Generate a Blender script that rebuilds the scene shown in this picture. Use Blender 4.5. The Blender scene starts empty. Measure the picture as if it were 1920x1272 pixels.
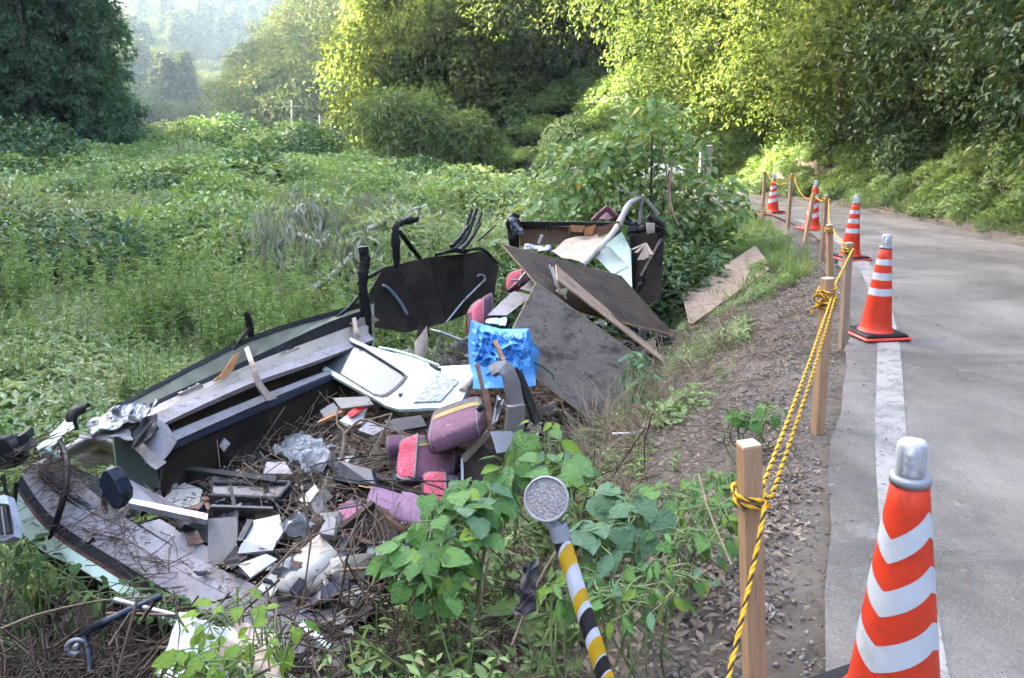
import bpy, math, random
import numpy as np
from mathutils import Vector as V, Matrix, noise as mnoise
R=math.radians
scn=bpy.context.scene
# ---------------------------------------------------------------- camera
FPX=1450.0; PITCH=R(15.27); CAMZ=1.6
cam=bpy.data.cameras.new('camera'); cam.sensor_width=36; cam.lens=FPX/1920*36; cam.clip_start=.05; cam.clip_end=4000
camo=bpy.data.objects.new('camera',cam); scn.collection.objects.link(camo)
camo.location=(0,0,CAMZ); camo.rotation_euler=(R(90)-PITCH,0,0); scn.camera=camo
cam.dof.use_dof=True; cam.dof.focus_distance=4.2; cam.dof.aperture_fstop=9.0
# ---------------------------------------------------------------- light
SUN_AZ=R(-72); SUN_EL=R(28)       # azimuth from +Y towards +X
w=bpy.data.worlds.new('World'); scn.world=w; w.use_nodes=True
nt=w.node_tree; bg=nt.nodes['Background']
sky=nt.nodes.new('ShaderNodeTexSky'); sky.sky_type='NISHITA'; sky.sun_disc=False
sky.sun_elevation=SUN_EL; sky.sun_rotation=SUN_AZ; sky.air_density=.7; sky.dust_density=5.0; sky.ozone_density=.3
nt.links.new(sky.outputs[0],bg.inputs[0]); bg.inputs[1].default_value=.15
sl=bpy.data.lights.new('sun','SUN'); sl.energy=5.0; sl.angle=R(.6); sl.color=(1,.92,.78)
so=bpy.data.objects.new('sun',sl); scn.collection.objects.link(so)
sd=V((math.sin(SUN_AZ)*math.cos(SUN_EL),math.cos(SUN_AZ)*math.cos(SUN_EL),math.sin(SUN_EL)))
so.rotation_euler=sd.to_track_quat('Z','Y').to_euler(); so.location=sd*60
vs=scn.view_settings; vs.view_transform='Standard'; vs.look='None'; vs.gamma=1; vs.use_curve_mapping=False
vs.exposure=4.0
cy=scn.cycles; cy.use_denoising=True; cy.max_bounces=5; cy.diffuse_bounces=2; cy.glossy_bounces=2; cy.transmission_bounces=4
cy.transparent_max_bounces=10; cy.volume_bounces=0; cy.use_adaptive_sampling=True; cy.adaptive_threshold=.03; cy.sample_clamp_indirect=6; cy.caustics_reflective=False; cy.caustics_refractive=False
# ---------------------------------------------------------------- helpers
rng=np.random.default_rng(7); random.seed(5)
def ray(px,py):
    a=(px-960)/FPX; b=-(py-636)/FPX
    return V((a, math.cos(PITCH)+b*math.sin(PITCH), -math.sin(PITCH)+b*math.cos(PITCH)))
O=V((0,0,CAMZ))
def at(px,py,Y): r=ray(px,py); return O+r*(Y/r.y)
def atz(px,py,z): r=ray(px,py); return O+r*((z-CAMZ)/r.z)
# bus frame: u along the bus from its front, v across towards the road
BF=V((-2.6,3.75,0)); BU=V((.402,.9156,0)); BV=V((.9156,-.402,0))
def B(u,v,z): return BF+BU*u+BV*v+V((0,0,z))
def atp(px,py,p,n):
    r=ray(px,py); return O+r*((p-O).dot(n)/r.dot(n))
def atv(px,py,v): return atp(px,py,B(0,v,0),BV)
def atu(px,py,u): return atp(px,py,B(u,0,0),BU)
C=scn.collection
def link(o): C.objects.link(o); return o
def tag(o,label=None,cat=None,group=None,kind=None):
    for k,v in (('label',label),('category',cat),('group',group),('kind',kind)):
        if v: o[k]=v
    return o
def thing(name,label,cat,loc=(0,0,0),group=None):
    o=bpy.data.objects.new(name,None); o.location=loc; o.empty_display_size=.1; link(o)
    return tag(o,label,cat,group)
def npmesh(name,verts,faces,attrs=None,smooth=False):
    """verts (n,3); faces (m,k) array of equal size faces"""
    me=bpy.data.meshes.new(name); verts=np.asarray(verts,dtype=np.float32); faces=np.asarray(faces,dtype=np.int32)
    n,k=faces.shape
    me.vertices.add(len(verts)); me.vertices.foreach_set('co',verts.ravel())
    me.loops.add(n*k); me.loops.foreach_set('vertex_index',faces.ravel())
    me.polygons.add(n); me.polygons.foreach_set('loop_start',np.arange(0,n*k,k,dtype=np.int32))
    me.update(calc_edges=True); me.validate()
    if attrs:
        for nm,arr in attrs.items():
            a=me.attributes.new(nm,'FLOAT','POINT'); a.data.foreach_set('value',np.asarray(arr,dtype=np.float32))
    if smooth: me.polygons.foreach_set('use_smooth',np.ones(n,dtype=bool))
    return me
class MB:
    def __init__(s): s.v=[]; s.f=[]; s.sm=[]
    def add(s,vs,fs,sm=False):
        o=len(s.v); s.v+= [V(p) for p in vs]; s.f+=[tuple(i+o for i in f) for f in fs]; s.sm+=[sm]*len(fs); return s
    def box(s,c,sz,rot=None,bev=0):
        hx,hy,hz=sz[0]/2,sz[1]/2,sz[2]/2; c=V(c)
        m=rot if rot is not None else Matrix.Identity(3)
        if bev>0:
            b=min(bev,hx*.9,hy*.9,hz*.9); pts=[]
            import itertools
            idx={}
            for sx,sy,sz_ in itertools.product((-1,1),repeat=3):
                for ax in range(3):
                    q=[sx*(hx-b),sy*(hy-b),sz_*(hz-b)]; q[ax]=(sx*hx,sy*hy,sz_*hz)[ax]
                    idx[(sx,sy,sz_,ax)]=len(pts); pts.append(c+m@V(q))
            fs=[]
            for ax in range(3):
                a,bx=[i for i in range(3) if i!=ax]
                for sg in (-1,1):
                    q=[]
                    for p,r in ((-1,-1),(1,-1),(1,1),(-1,1)):
                        t=[0,0,0]; t[ax]=sg; t[a]=p; t[bx]=r; q.append(idx[(*t,ax)])
                    if (sg<0)!=(ax==1): q=q[::-1]
                    fs.append(tuple(q))
                    # edges handled below
                for p in (-1,1):
                    for r in (-1,1):
                        t0=[0,0,0];t1=[0,0,0]; t0[ax]=-1;t1[ax]=1
                        for t in (t0,t1): t[a]=p; t[bx]=r
                        fs.append((idx[(*t0,a)],idx[(*t1,a)],idx[(*t1,bx)],idx[(*t0,bx)]))
            for sx,sy,sz_ in itertools.product((-1,1),repeat=3):
                fs.append((idx[(sx,sy,sz_,0)],idx[(sx,sy,sz_,1)],idx[(sx,sy,sz_,2)]))
            return s.add(pts,fs)
        p=[c+m@V((x,y,z)) for x in(-hx,hx) for y in(-hy,hy) for z in(-hz,hz)]
        return s.add(p,[(0,1,3,2),(4,6,7,5),(0,4,5,1),(2,3,7,6),(0,2,6,4),(1,5,7,3)])
    def bar(s,a,b,wd,hd,up=(0,0,1),bev=0):
        a=V(a);b=V(b);d=b-a;L=d.length;d.normalize();u=V(up)
        x=d.cross(u)
        if x.length<1e-4: x=d.cross(V((1,0,0)))
        x.normalize(); y=x.cross(d)
        m=Matrix((x,d,y)).transposed()
        return s.box((a+b)/2,(wd,L,hd),m,bev)
    def tube(s,pts,r,n=8,cap=True,sm=True):
        pts=[V(p) for p in pts]; k=len(pts); rs=r if isinstance(r,(list,tuple)) else [r]*k
        o=[];prev=None
        for i,p in enumerate(pts):
            d=(pts[min(i+1,k-1)]-pts[max(i-1,0)])
            if d.length<1e-7: d=V((0,0,1))
            d.normalize()
            if prev is None:
                x=d.cross(V((0,0,1)))
                if x.length<.05: x=d.cross(V((1,0,0)))
            else: x=prev-d*prev.dot(d)
            if x.length<1e-6: x=d.cross(V((1,0,0)))
            x.normalize(); prev=x; y=d.cross(x)
            for j in range(n):
                t=2*math.pi*j/n; o.append(p+(x*math.cos(t)+y*math.sin(t))*rs[i])
        fs=[(i*n+j,i*n+(j+1)%n,(i+1)*n+(j+1)%n,(i+1)*n+j) for i in range(k-1) for j in range(n)]
        s.add(o,fs,sm)
        if cap: s.add(o[:n],[tuple(range(n))[::-1]]); s.add(o[-n:],[tuple(range(n))])
        return s
    def lathe(s,prof,n=24,c=(0,0,0),sm=True,zoff=None):
        o=[]; c=V(c)
        for r,z in prof:
            for j in range(n):
                t=2*math.pi*j/n; o.append(c+V((r*math.cos(t),r*math.sin(t),z+(zoff(t) if zoff else 0))))
        k=len(prof)
        return s.add(o,[(i*n+j,i*n+(j+1)%n,(i+1)*n+(j+1)%n,(i+1)*n+j) for i in range(k-1) for j in range(n)],sm)
    def prism(s,pts,th,n=None):
        pts=[V(p) for p in pts]
        if n is None:
            n=V((0,0,0))
            for i in range(len(pts)): n+=(pts[i]-pts[0]).cross(pts[(i+1)%len(pts)]-pts[0])
        n=V(n).normalized(); k=len(pts)
        o=[p+n*th/2 for p in pts]+[p-n*th/2 for p in pts]
        return s.add(o,[tuple(range(k)),tuple(range(2*k-1,k-1,-1))]+[(i,k+i,k+(i+1)%k,(i+1)%k) for i in range(k)])
    def strip(s,A,Bp,th=.01,sm=False):
        """sheet between two polylines with thickness"""
        A=[V(p) for p in A];Bp=[V(p) for p in Bp];k=len(A); o=[]
        for i in range(k):
            d=(A[min(i+1,k-1)]-A[max(i-1,0)]).cross(Bp[i]-A[i])
            if d.length<1e-8: d=V((0,0,1))
            d=d.normalized()*th/2
            o+=[A[i]+d,Bp[i]+d,Bp[i]-d,A[i]-d]
        fs=[(4*i+j,4*i+(j+1)%4,4*i+4+(j+1)%4,4*i+4+j) for i in range(k-1) for j in range(4)]
        fs+=[(0,3,2,1),tuple(4*(k-1)+j for j in range(4))]
        return s.add(o,fs,sm)
    def crumple(s,c4,nx,ny,amp,th=.006,seed=0,sc=3.0,ridge=False):
        """bent sheet over four corners (a,b,c,d in order)"""
        a,b,c,d=[V(p) for p in c4]; nrm=(b-a).cross(d-a).normalized(); o=[]; L=(b-a).length; Wd=(d-a).length
        for j in range(ny+1):
            for i in range(nx+1):
                x=i/nx;y=j/ny; p=(a*(1-x)+b*x)*(1-y)+(d*(1-x)+c*x)*y
                q=V((x*L*sc+seed*7.3,y*Wd*sc+seed*3.1,seed))
                h=mnoise.noise(q)+.5*mnoise.noise(q*2.3)
                if ridge: h=abs(h)*2-.6
                e=V((mnoise.noise(q*1.3+V((9,1,2))),mnoise.noise(q*1.3+V((3,7,5))),0))
                o.append(p+nrm*h*amp+(b-a).normalized()*e.x*amp*.6+(d-a).normalized()*e.y*amp*.6)
        k=len(o); o2=[p-nrm*th for p in o]; W1=nx+1
        fs=[(j*W1+i,j*W1+i+1,(j+1)*W1+i+1,(j+1)*W1+i) for j in range(ny) for i in range(nx)]
        fb=[tuple(k+q for q in f[::-1]) for f in fs]
        bd=[i for i in range(nx)]+[j*W1+nx for j in range(ny)]+[ny*W1+i for i in range(nx,0,-1)]+[j*W1 for j in range(ny,0,-1)]
        side=[(bd[i],k+bd[i],k+bd[(i+1)%len(bd)],bd[(i+1)%len(bd)]) for i in range(len(bd))]
        return s.add(o+o2,fs+fb+side)
    def build(s,name,mat,parent=None,sub=None):
        vs=[p.copy() for p in s.v]
        if parent is not None:
            wl=V(parent.location)
            pp=parent.parent
            while pp is not None: wl+=V(pp.location); pp=pp.parent
            off=wl
        else:
            xs=[p.x for p in vs];ys=[p.y for p in vs];zs=[p.z for p in vs]
            off=V(((min(xs)+max(xs))/2,(min(ys)+max(ys))/2,min(zs)))
        me=bpy.data.meshes.new(name); me.from_pydata([tuple(p-off) for p in vs],[],s.f); me.update()
        me.polygons.foreach_set('use_smooth',s.sm)
        me.materials.append(mat)
        o=bpy.data.objects.new(name,me); link(o)
        if parent is not None: o.parent=parent
        else: o.location=off
        return o
# ---------------------------------------------------------------- materials
def newmat(name):
    m=bpy.data.materials.new(name); m.use_nodes=True; t=m.node_tree; p=t.nodes['Principled BSDF']; return m,t,p
def N(t,typ,**kw):
    n=t.nodes.new('ShaderNode'+typ)
    for k,v in kw.items():
        if k.startswith('i_'):
            key=k[2:]; key=int(key) if key.isdigit() else key.replace('_',' ')
            n.inputs[key].default_value=v
        else: setattr(n,k,v)
    return n
def col(c): return (c[0],c[1],c[2],1)
def mixc(t,fac,a,b,mode='MIX'):
    n=t.nodes.new('ShaderNodeMix'); n.data_type='RGBA'; n.blend_type=mode
    for sock,val in ((0,fac),(6,a),(7,b)):
        if hasattr(val,'is_linked') or hasattr(val,'links'): t.links.new(val,n.inputs[sock])
        else: n.inputs[sock].default_value=val if sock==0 else col(val)
    return n.outputs[2]
def nz(t,scale,detail=4,rough=.6,stretch=None,coord='Object',dist=0):
    tc=t.nodes.new('ShaderNodeTexCoord'); src=tc.outputs[coord]
    if stretch:
        mp=t.nodes.new('ShaderNodeMapping'); mp.inputs['Scale'].default_value=stretch; t.links.new(src,mp.inputs[0]); src=mp.outputs[0]
    n=N(t,'TexNoise'); n.inputs['Scale'].default_value=scale; n.inputs['Detail'].default_value=detail; n.inputs['Roughness'].default_value=rough
    n.inputs['Distortion'].default_value=dist
    t.links.new(src,n.inputs['Vector']); return n.outputs['Fac']
def ramp(t,src,lo,hi,a=0.,b=1.):
    n=t.nodes.new('ShaderNodeMapRange'); n.clamp=True; t.links.new(src,n.inputs[0])
    n.inputs[1].default_value=lo;n.inputs[2].default_value=hi;n.inputs[3].default_value=a;n.inputs[4].default_value=b
    return n.outputs[0]
def mat(name,c,rough=.6,metal=0,var=.25,vs=9,c2=None,c2s=4,c2r=(.52,.64),c3=None,c3s=14,c3r=(.6,.68),bump=.15,bs=60,spec=.4,stretch=None,alpha=None,trans=0,coat=0):
    m,t,p=newmat(name)
    f=nz(t,vs,6,.65,stretch); hi=tuple(min(1,x*(1+var)) for x in c); lo=tuple(x*(1-var) for x in c)
    out=mixc(t,ramp(t,f,.3,.7),lo,hi)
    if c2: out=mixc(t,ramp(t,nz(t,c2s,7,.7,stretch),*c2r),out,c2)
    if c3: out=mixc(t,ramp(t,nz(t,c3s,5,.7,stretch),*c3r),out,c3)
    t.links.new(out,p.inputs['Base Color'])
    rr=ramp(t,nz(t,vs*1.7,4),.3,.7,max(0,rough-.12),min(1,rough+.12)); t.links.new(rr,p.inputs['Roughness'])
    p.inputs['Metallic'].default_value=metal; p.inputs['Specular IOR Level'].default_value=spec
    if trans: p.inputs['Transmission Weight'].default_value=trans
    if coat: p.inputs['Coat Weight'].default_value=coat
    if bump:
        b=N(t,'Bump'); b.inputs['Strength'].default_value=bump; b.inputs['Distance'].default_value=.01
        t.links.new(nz(t,bs,5,.6,stretch),b.inputs['Height']); t.links.new(b.outputs[0],p.inputs['Normal'])
    return m
def leafmat(name,c1,c2,c3=None,tr=.3,rough=.45,spec=.35):
    """c1..c2 spread from leaf to leaf, c3 on a few leaves"""
    m,t,p=newmat(name)
    at_=N(t,'Attribute'); at_.attribute_name='rnd'
    oi=N(t,'ObjectInfo')
    f=N(t,'Math',operation='MULTIPLY_ADD'); t.links.new(oi.outputs['Random'],f.inputs[0]); f.inputs[1].default_value=.45
    f2=N(t,'Math',operation='MULTIPLY'); t.links.new(at_.outputs['Fac'],f2.inputs[0]); f2.inputs[1].default_value=.5
    t.links.new(f2.outputs[0],f.inputs[2])
    out=mixc(t,f.outputs[0],c1,c2)
    if c3:
        g=N(t,'Math',operation='GREATER_THAN'); t.links.new(at_.outputs['Fac'],g.inputs[0]); g.inputs[1].default_value=.955
        out=mixc(t,g.outputs[0],out,c3)
    t.links.new(out,p.inputs['Base Color']); p.inputs['Roughness'].default_value=rough; p.inputs['Specular IOR Level'].default_value=spec
    tb=N(t,'BsdfTranslucent'); br=mixc(t,1.0,out,(1.0,1.0,.6),'MULTIPLY'); t.links.new(br,tb.inputs[0])
    mx=N(t,'MixShader'); mx.inputs[0].default_value=tr
    t.links.new(p.outputs[0],mx.inputs[1]); t.links.new(tb.outputs[0],mx.inputs[2])
    t.links.new(mx.outputs[0],t.nodes['Material Output'].inputs[0])
    return m
# ---------------------------------------------------------------- terrain
LE=np.array([(-12,-30),(-3.9,-10),(-1.55,-4),(.1,0),(.94,1.98),(1.28,2.84),(1.73,3.94),(2.25,4.98),(2.58,5.65),(3.3,7.4),(3.95,9.16),(4.5,11),(4.9,12.9),(5.25,15.2),(5.5,17.5),(5.45,20),(5.0,23.5),(3.6,28),(1.2,32),(-2.5,36.5),(-6.5,41.5),(-9,48),(-9.5,58),(-7,75),(0,100)],dtype=float)
def resample(P,n):
    d=np.r_[0,np.cumsum(np.linalg.norm(np.diff(P,axis=0),axis=1))]; t=np.linspace(0,d[-1],n)
    return np.c_[np.interp(t,d,P[:,0]),np.interp(t,d,P[:,1])]
def smoothpl(P,it=3):
    P=resample(P,360)
    for _ in range(it*4): P[1:-1]=(P[:-2]+2*P[1:-1]+P[2:])/4
    return P
LEs=smoothpl(LE)
tan=np.gradient(LEs,axis=0); tan/=np.linalg.norm(tan,axis=1)[:,None]; nrm=np.c_[tan[:,1],-tan[:,0]]   # to the right
roadw=np.interp(LEs[:,1],[-30,0,10,18,24,30,110],[2.8,2.8,2.75,2.35,2.4,2.6,2.6])
REs=LEs+nrm*roadw[:,None]
def sdist(P,line,tl):
    """signed distance (+ on the right) to polyline"""
    P=np.atleast_2d(P); out=np.empty(len(P)); 
    for k in range(0,len(P),4000):
        q=P[k:k+4000]; d=((q[:,None,:]-line[None])**2).sum(2); i=d.argmin(1)
        dv=q-line[i]; t=tl[i]; sg=np.sign(dv[:,0]*t[:,1]-dv[:,1]*t[:,0]); dd=np.sqrt(d[np.arange(len(q)),i])
        perp=np.abs(dv[:,0]*t[:,1]-dv[:,1]*t[:,0]); out[k:k+4000]=sg*np.where(dd<3,perp,dd)
    return out
tanR=np.gradient(REs,axis=0); tanR/=np.linalg.norm(tanR,axis=1)[:,None]
def zroad(y): return np.interp(y,[-100,9,12.5,16,21,28,40,200],[0,0,-.04,-.13,-.3,-.5,-.6,-.6])
def sst(x,a,b): t=np.clip((x-a)/(b-a),0,1); return t*t*(3-2*t)
def wav(x,y,s,p=0): return np.sin(x*s+1.3*np.sin(y*s*.7+p)+p)*np.cos(y*s*1.1+1.7*np.sin(x*s*.6)+p*2)
def ground(x,y,fine=True):
    x=np.atleast_1d(np.asarray(x,float)); y=np.atleast_1d(np.asarray(y,float)); P=np.c_[x,y]
    s=-sdist(P,LEs,tan); d=sdist(P,REs,tanR); zr=zroad(y)
    dl=np.interp(s,[0,.12,.35,1,1.6,2.2,3,5,9],[-.02,-.05,-.1,-.34,-.70,-.98,-1.22,-1.3,-1.3])
    dl=dl*np.where(y>9,np.clip(1-(y-9)*.02,.5,1),1)
    rough=np.where((s>.1),np.clip((s-.1)*1.2,0,1),0)
    zl=zr+dl+rough*(.05*wav(x,y,3.1)+.035*wav(x,y,7.7,1)+.02*wav(x,y,17,2))
    zl+=sst(s,5,14)*(.30*wav(x,y,.38,.5)+.18*wav(x,y,.8,1.5))+.022*np.clip(y-14,0,26)*sst(s,5,14)
    bank=np.interp(d,[0,.3,.8,2,6,14,30,60,200],[0,.06,.3,1.3,5.2,12,22,38,110])
    bank=bank*(1+.18*wav(x,y,.5,.3))
    zrr=zr+bank+np.clip(d,0,1)*(.08*wav(x,y,2.3,.4)+.04*wav(x,y,6.1,1))
    z=np.where(s>0,zl,np.where(d>0,zrr,zr-.03))
    # cedar ridge on the left, mostly out of view, raised to shade the foreground
    rl=np.clip(-27-x,0,200)*1.3*(1-sst(y,34,52)); z=np.where(s>0,z+rl*sst(y,-200,-150),z)
    # spur behind on the right, mid ridge and far mountain
    sp=np.clip(x+.338*y,0,70)*.95*sst(y,84,112); z=np.where(s>0,z+sp,np.maximum(z,sp-1))
    lm=np.clip(-.5*y-12-x,0,55)*1.15*sst(y,98,125)*(1-sst(y,235,280)); z=np.where(s>0,z+lm,z)  # added hill hidden behind the cedars, shaped to shade the valley wood
    z2=np.clip((y-215)*.48,0,None)*np.clip(.75+(x+140)/260,.3,1.6)*sst(y,215,300)
    z2=np.minimum(z2,22+.32*np.clip(x+166,-100,400)+5*wav(x,y,.02))
    z3=np.clip((y-430)*.9,0,None); z3=np.minimum(z3,36+.72*np.clip(x+262,-110,400)+6*wav(x,y,.015,2))
    z=np.maximum(z,np.where(y>200,np.maximum(z2,np.where(y>430,z3,-9)),-9))
    return z
def gz(x,y): return float(ground([x],[y])[0])
def gp(x,y,dz=0): return V((x,y,gz(x,y)+dz))
def axis(lo,hi,n,fine,c):
    t=np.linspace(-1,1,n); k=5.2; f=np.sinh(k*t)/np.sinh(k)
    a=np.where(f<0,c+f*(c-lo),c+f*(hi-c)); return a
gxs=axis(-900,700,400,0,1.0); gys=axis(-260,1100,440,0,5.5)
GX,GY=np.meshgrid(gxs,gys); GZ=ground(GX.ravel(),GY.ravel())
nx,ny=len(gxs),len(gys); idx=np.arange(nx*ny).reshape(ny,nx)
fc=np.stack([idx[:-1,:-1],idx[:-1,1:],idx[1:,1:],idx[1:,:-1]],-1).reshape(-1,4)
me=npmesh('ground',np.c_[GX.ravel(),GY.ravel(),GZ],fc,smooth=True)
m,t,p=newmat('earth')
c=mixc(t,ramp(t,nz(t,1.2,8,.7),.35,.65),(.085,.07,.057),(.165,.14,.115))
c=mixc(t,ramp(t,nz(t,.55,5,.65),.52,.66),c,(.06,.055,.038))
c=mixc(t,ramp(t,nz(t,30,4,.7),.55,.7),c,(.035,.027,.02))
t.links.new(c,p.inputs['Base Color']); p.inputs['Roughness'].default_value=.95; p.inputs['Specular IOR Level'].default_value=.15
b=N(t,'Bump'); b.inputs['Strength'].default_value=.7; b.inputs['Distance'].default_value=.04; t.links.new(nz(t,14,8,.75),b.inputs['Height']); t.links.new(b.outputs[0],p.inputs['Normal'])
me.materials.append(m); M_EARTH=m
g=link(bpy.data.objects.new('ground',me)); tag(g,'earth bank, ditch and valley floor beside the road','ground',kind='structure')
# ---------------------------------------------------------------- road
def ribbon(name,off0,off1,z,mt,y0=-25,y1=95,nacross=2,jag=0,label=None):
    k=(LEs[:,1]>y0)&(LEs[:,1]<y1); L=resample(LEs[k],260); tg=np.gradient(L,axis=0); tg/=np.linalg.norm(tg,axis=1)[:,None]; nn=np.c_[tg[:,1],-tg[:,0]]
    rw=np.interp(L[:,1],LEs[:,1],roadw)
    vs=[]
    for i in range(len(L)):
        a=off0(rw[i]) if callable(off0) else off0; b_=off1(rw[i]) if callable(off1) else off1
        if jag: a+=jag*(mnoise.noise(V((i*.9,3,0)))+.6*mnoise.noise(V((i*2.7,8,0))))
        for j in range(nacross):
            f=j/(nacross-1); q=L[i]+nn[i]*(a+(b_-a)*f); vs.append((q[0],q[1],zroad(L[i][1])+z))
    ii=np.arange(len(L)*nacross).reshape(len(L),nacross)
    fs=np.stack([ii[:-1,:-1],ii[:-1,1:],ii[1:,1:],ii[1:,:-1]],-1).reshape(-1,4)
    top=np.array(vs); n=len(top)
    me=npmesh(name,top,fs,smooth=True); me.materials.append(mt)
    o=link(bpy.data.objects.new(name,me)); tag(o,label,'road',kind='structure'); return o
m,t,p=newmat('asphalt')
c=mixc(t,ramp(t,nz(t,.8,8,.7,(1,.6,1)),.36,.64),(.082,.073,.063),(.208,.19,.165))
c=mixc(t,ramp(t,nz(t,1.7,6,.7,(.35,1,1)),.56,.66),c,(.085,.08,.077))
c=mixc(t,ramp(t,nz(t,1.1,6,.7),.6,.7),c,(.20,.19,.172))
c=mixc(t,ramp(t,nz(t,.9,7,.75,(.25,1.2,1)),.53,.63),c,(.085,.078,.07))
c=mixc(t,ramp(t,nz(t,5,8,.8),.58,.7),c,(.22,.205,.185))
c=mixc(t,ramp(t,nz(t,2.6,8,.8),.62,.72),c,(.075,.066,.057))
vo=N(t,'TexVoronoi',feature='DISTANCE_TO_EDGE'); vo.inputs['Scale'].default_value=.55; tcx=t.nodes.new('ShaderNodeTexCoord'); wn=N(t,'TexNoise'); wn.inputs['Scale'].default_value=1.5; wn.inputs['Detail'].default_value=5; t.links.new(tcx.outputs['Object'],wn.inputs['Vector']); wa=N(t,'VectorMath',operation='MULTIPLY_ADD'); t.links.new(wn.outputs['Color'],wa.inputs[0]); wa.inputs[1].default_value=(.9,.9,.9); t.links.new(tcx.outputs['Object'],wa.inputs[2]); t.links.new(wa.outputs[0],vo.inputs['Vector'])
ck=ramp(t,vo.outputs['Distance'],.001,.004,.25,0); c=mixc(t,ck,c,(.045,.04,.036))
c=mixc(t,ramp(t,nz(t,140,3,.8),.5,.7),c,(.06,.055,.05))
c=mixc(t,ramp(t,nz(t,90,3,.8),.6,.72),c,(.30,.28,.26))
t.links.new(c,p.inputs['Base Color']); t.links.new(ramp(t,nz(t,.9,5),.4,.62,.5,.9),p.inputs['Roughness']); p.inputs['Specular IOR Level'].default_value=.3
b=N(t,'Bump'); b.inputs['Strength'].default_value=.35; b.inputs['Distance'].default_value=.006; t.links.new(nz(t,160,4,.7),b.inputs['Height']); t.links.new(b.outputs[0],p.inputs['Normal'])
M_ASPH=m
ribbon('road',0.0,lambda w:w,.012,M_ASPH,nacross=9,jag=.05,label='worn grey asphalt lane bending left behind the shrubs')
m,t,p=newmat('worn_white_paint')
c=mixc(t,ramp(t,nz(t,2.2,7,.7),.4,.6),(.20,.192,.178),(.28,.268,.248))
c=mixc(t,ramp(t,nz(t,9,8,.8),.50,.58),c,(.135,.126,.115)); c=mixc(t,ramp(t,nz(t,60,5,.8),.55,.68),c,(.12,.11,.10))
t.links.new(c,p.inputs['Base Color']); p.inputs['Roughness'].default_value=.8
b=N(t,'Bump'); b.inputs['Strength'].default_value=.3; b.inputs['Distance'].default_value=.004; t.links.new(nz(t,150,3),b.inputs['Height']); t.links.new(b.outputs[0],p.inputs['Normal'])
M_LINE=m
o=ribbon('edge_line',.20,.355,.017,M_LINE,y1=15,label='pale worn white line along the road edge')
# ---------------------------------------------------------------- traffic cones
def flatmat(name,c,rough=.5,spec=.4,**k): return mat(name,c,rough,var=.1,bump=.05,spec=spec,**k)
M_OR=mat('cone_orange',(.66,.048,.016),.5,var=.15,vs=5,c2=(.42,.045,.02),c2s=9,c2r=(.55,.72),c3=(.30,.09,.05),c3s=30,c3r=(.64,.72),bump=.04)
M_RED=mat('cone_base_red',(.62,.055,.03),.5,var=.15,c2=(.3,.08,.05),c2s=9,c2r=(.58,.7),bump=.08)
M_REFL=mat('reflective_white',(.54,.58,.61),.4,var=.08,vs=8,c2=(.36,.37,.36),c2s=7,c2r=(.54,.75),c3=(.2,.17,.14),c3s=40,c3r=(.66,.72),bump=.03,spec=.6)
M_BLK=mat('black_rubber',(.010,.011,.012),.6,spec=.25,var=.3,c2=(.035,.032,.03),c2s=12,c2r=(.55,.7),bump=.2)
M_GREY=mat('grey_plastic',(.26,.28,.3),.45,var=.1,bump=.05)
m,t,p=newmat('clear_lens'); p.inputs['Base Color'].default_value=(.8,.83,.86,1); p.inputs['Roughness'].default_value=.08; p.inputs['Specular IOR Level'].default_value=.8
tb=N(t,'BsdfTransparent'); mx=N(t,'MixShader'); fr=N(t,'Fresnel'); fr.inputs[0].default_value=1.5; t.links.new(ramp(t,fr.outputs[0],0,.5,.22,.9),mx.inputs[0]); t.links.new(tb.outputs[0],mx.inputs[1]); t.links.new(p.outputs[0],mx.inputs[2]); t.links.new(mx.outputs[0],t.nodes['Material Output'].inputs[0])
M_LENS=m
M_FOIL=mat('lamp_reflector',(.75,.78,.8),.25,metal=.7,var=.2,vs=60,bump=.5,bs=90)
M_INK=flatmat('black_ink',(.03,.03,.035),.6)
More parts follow.
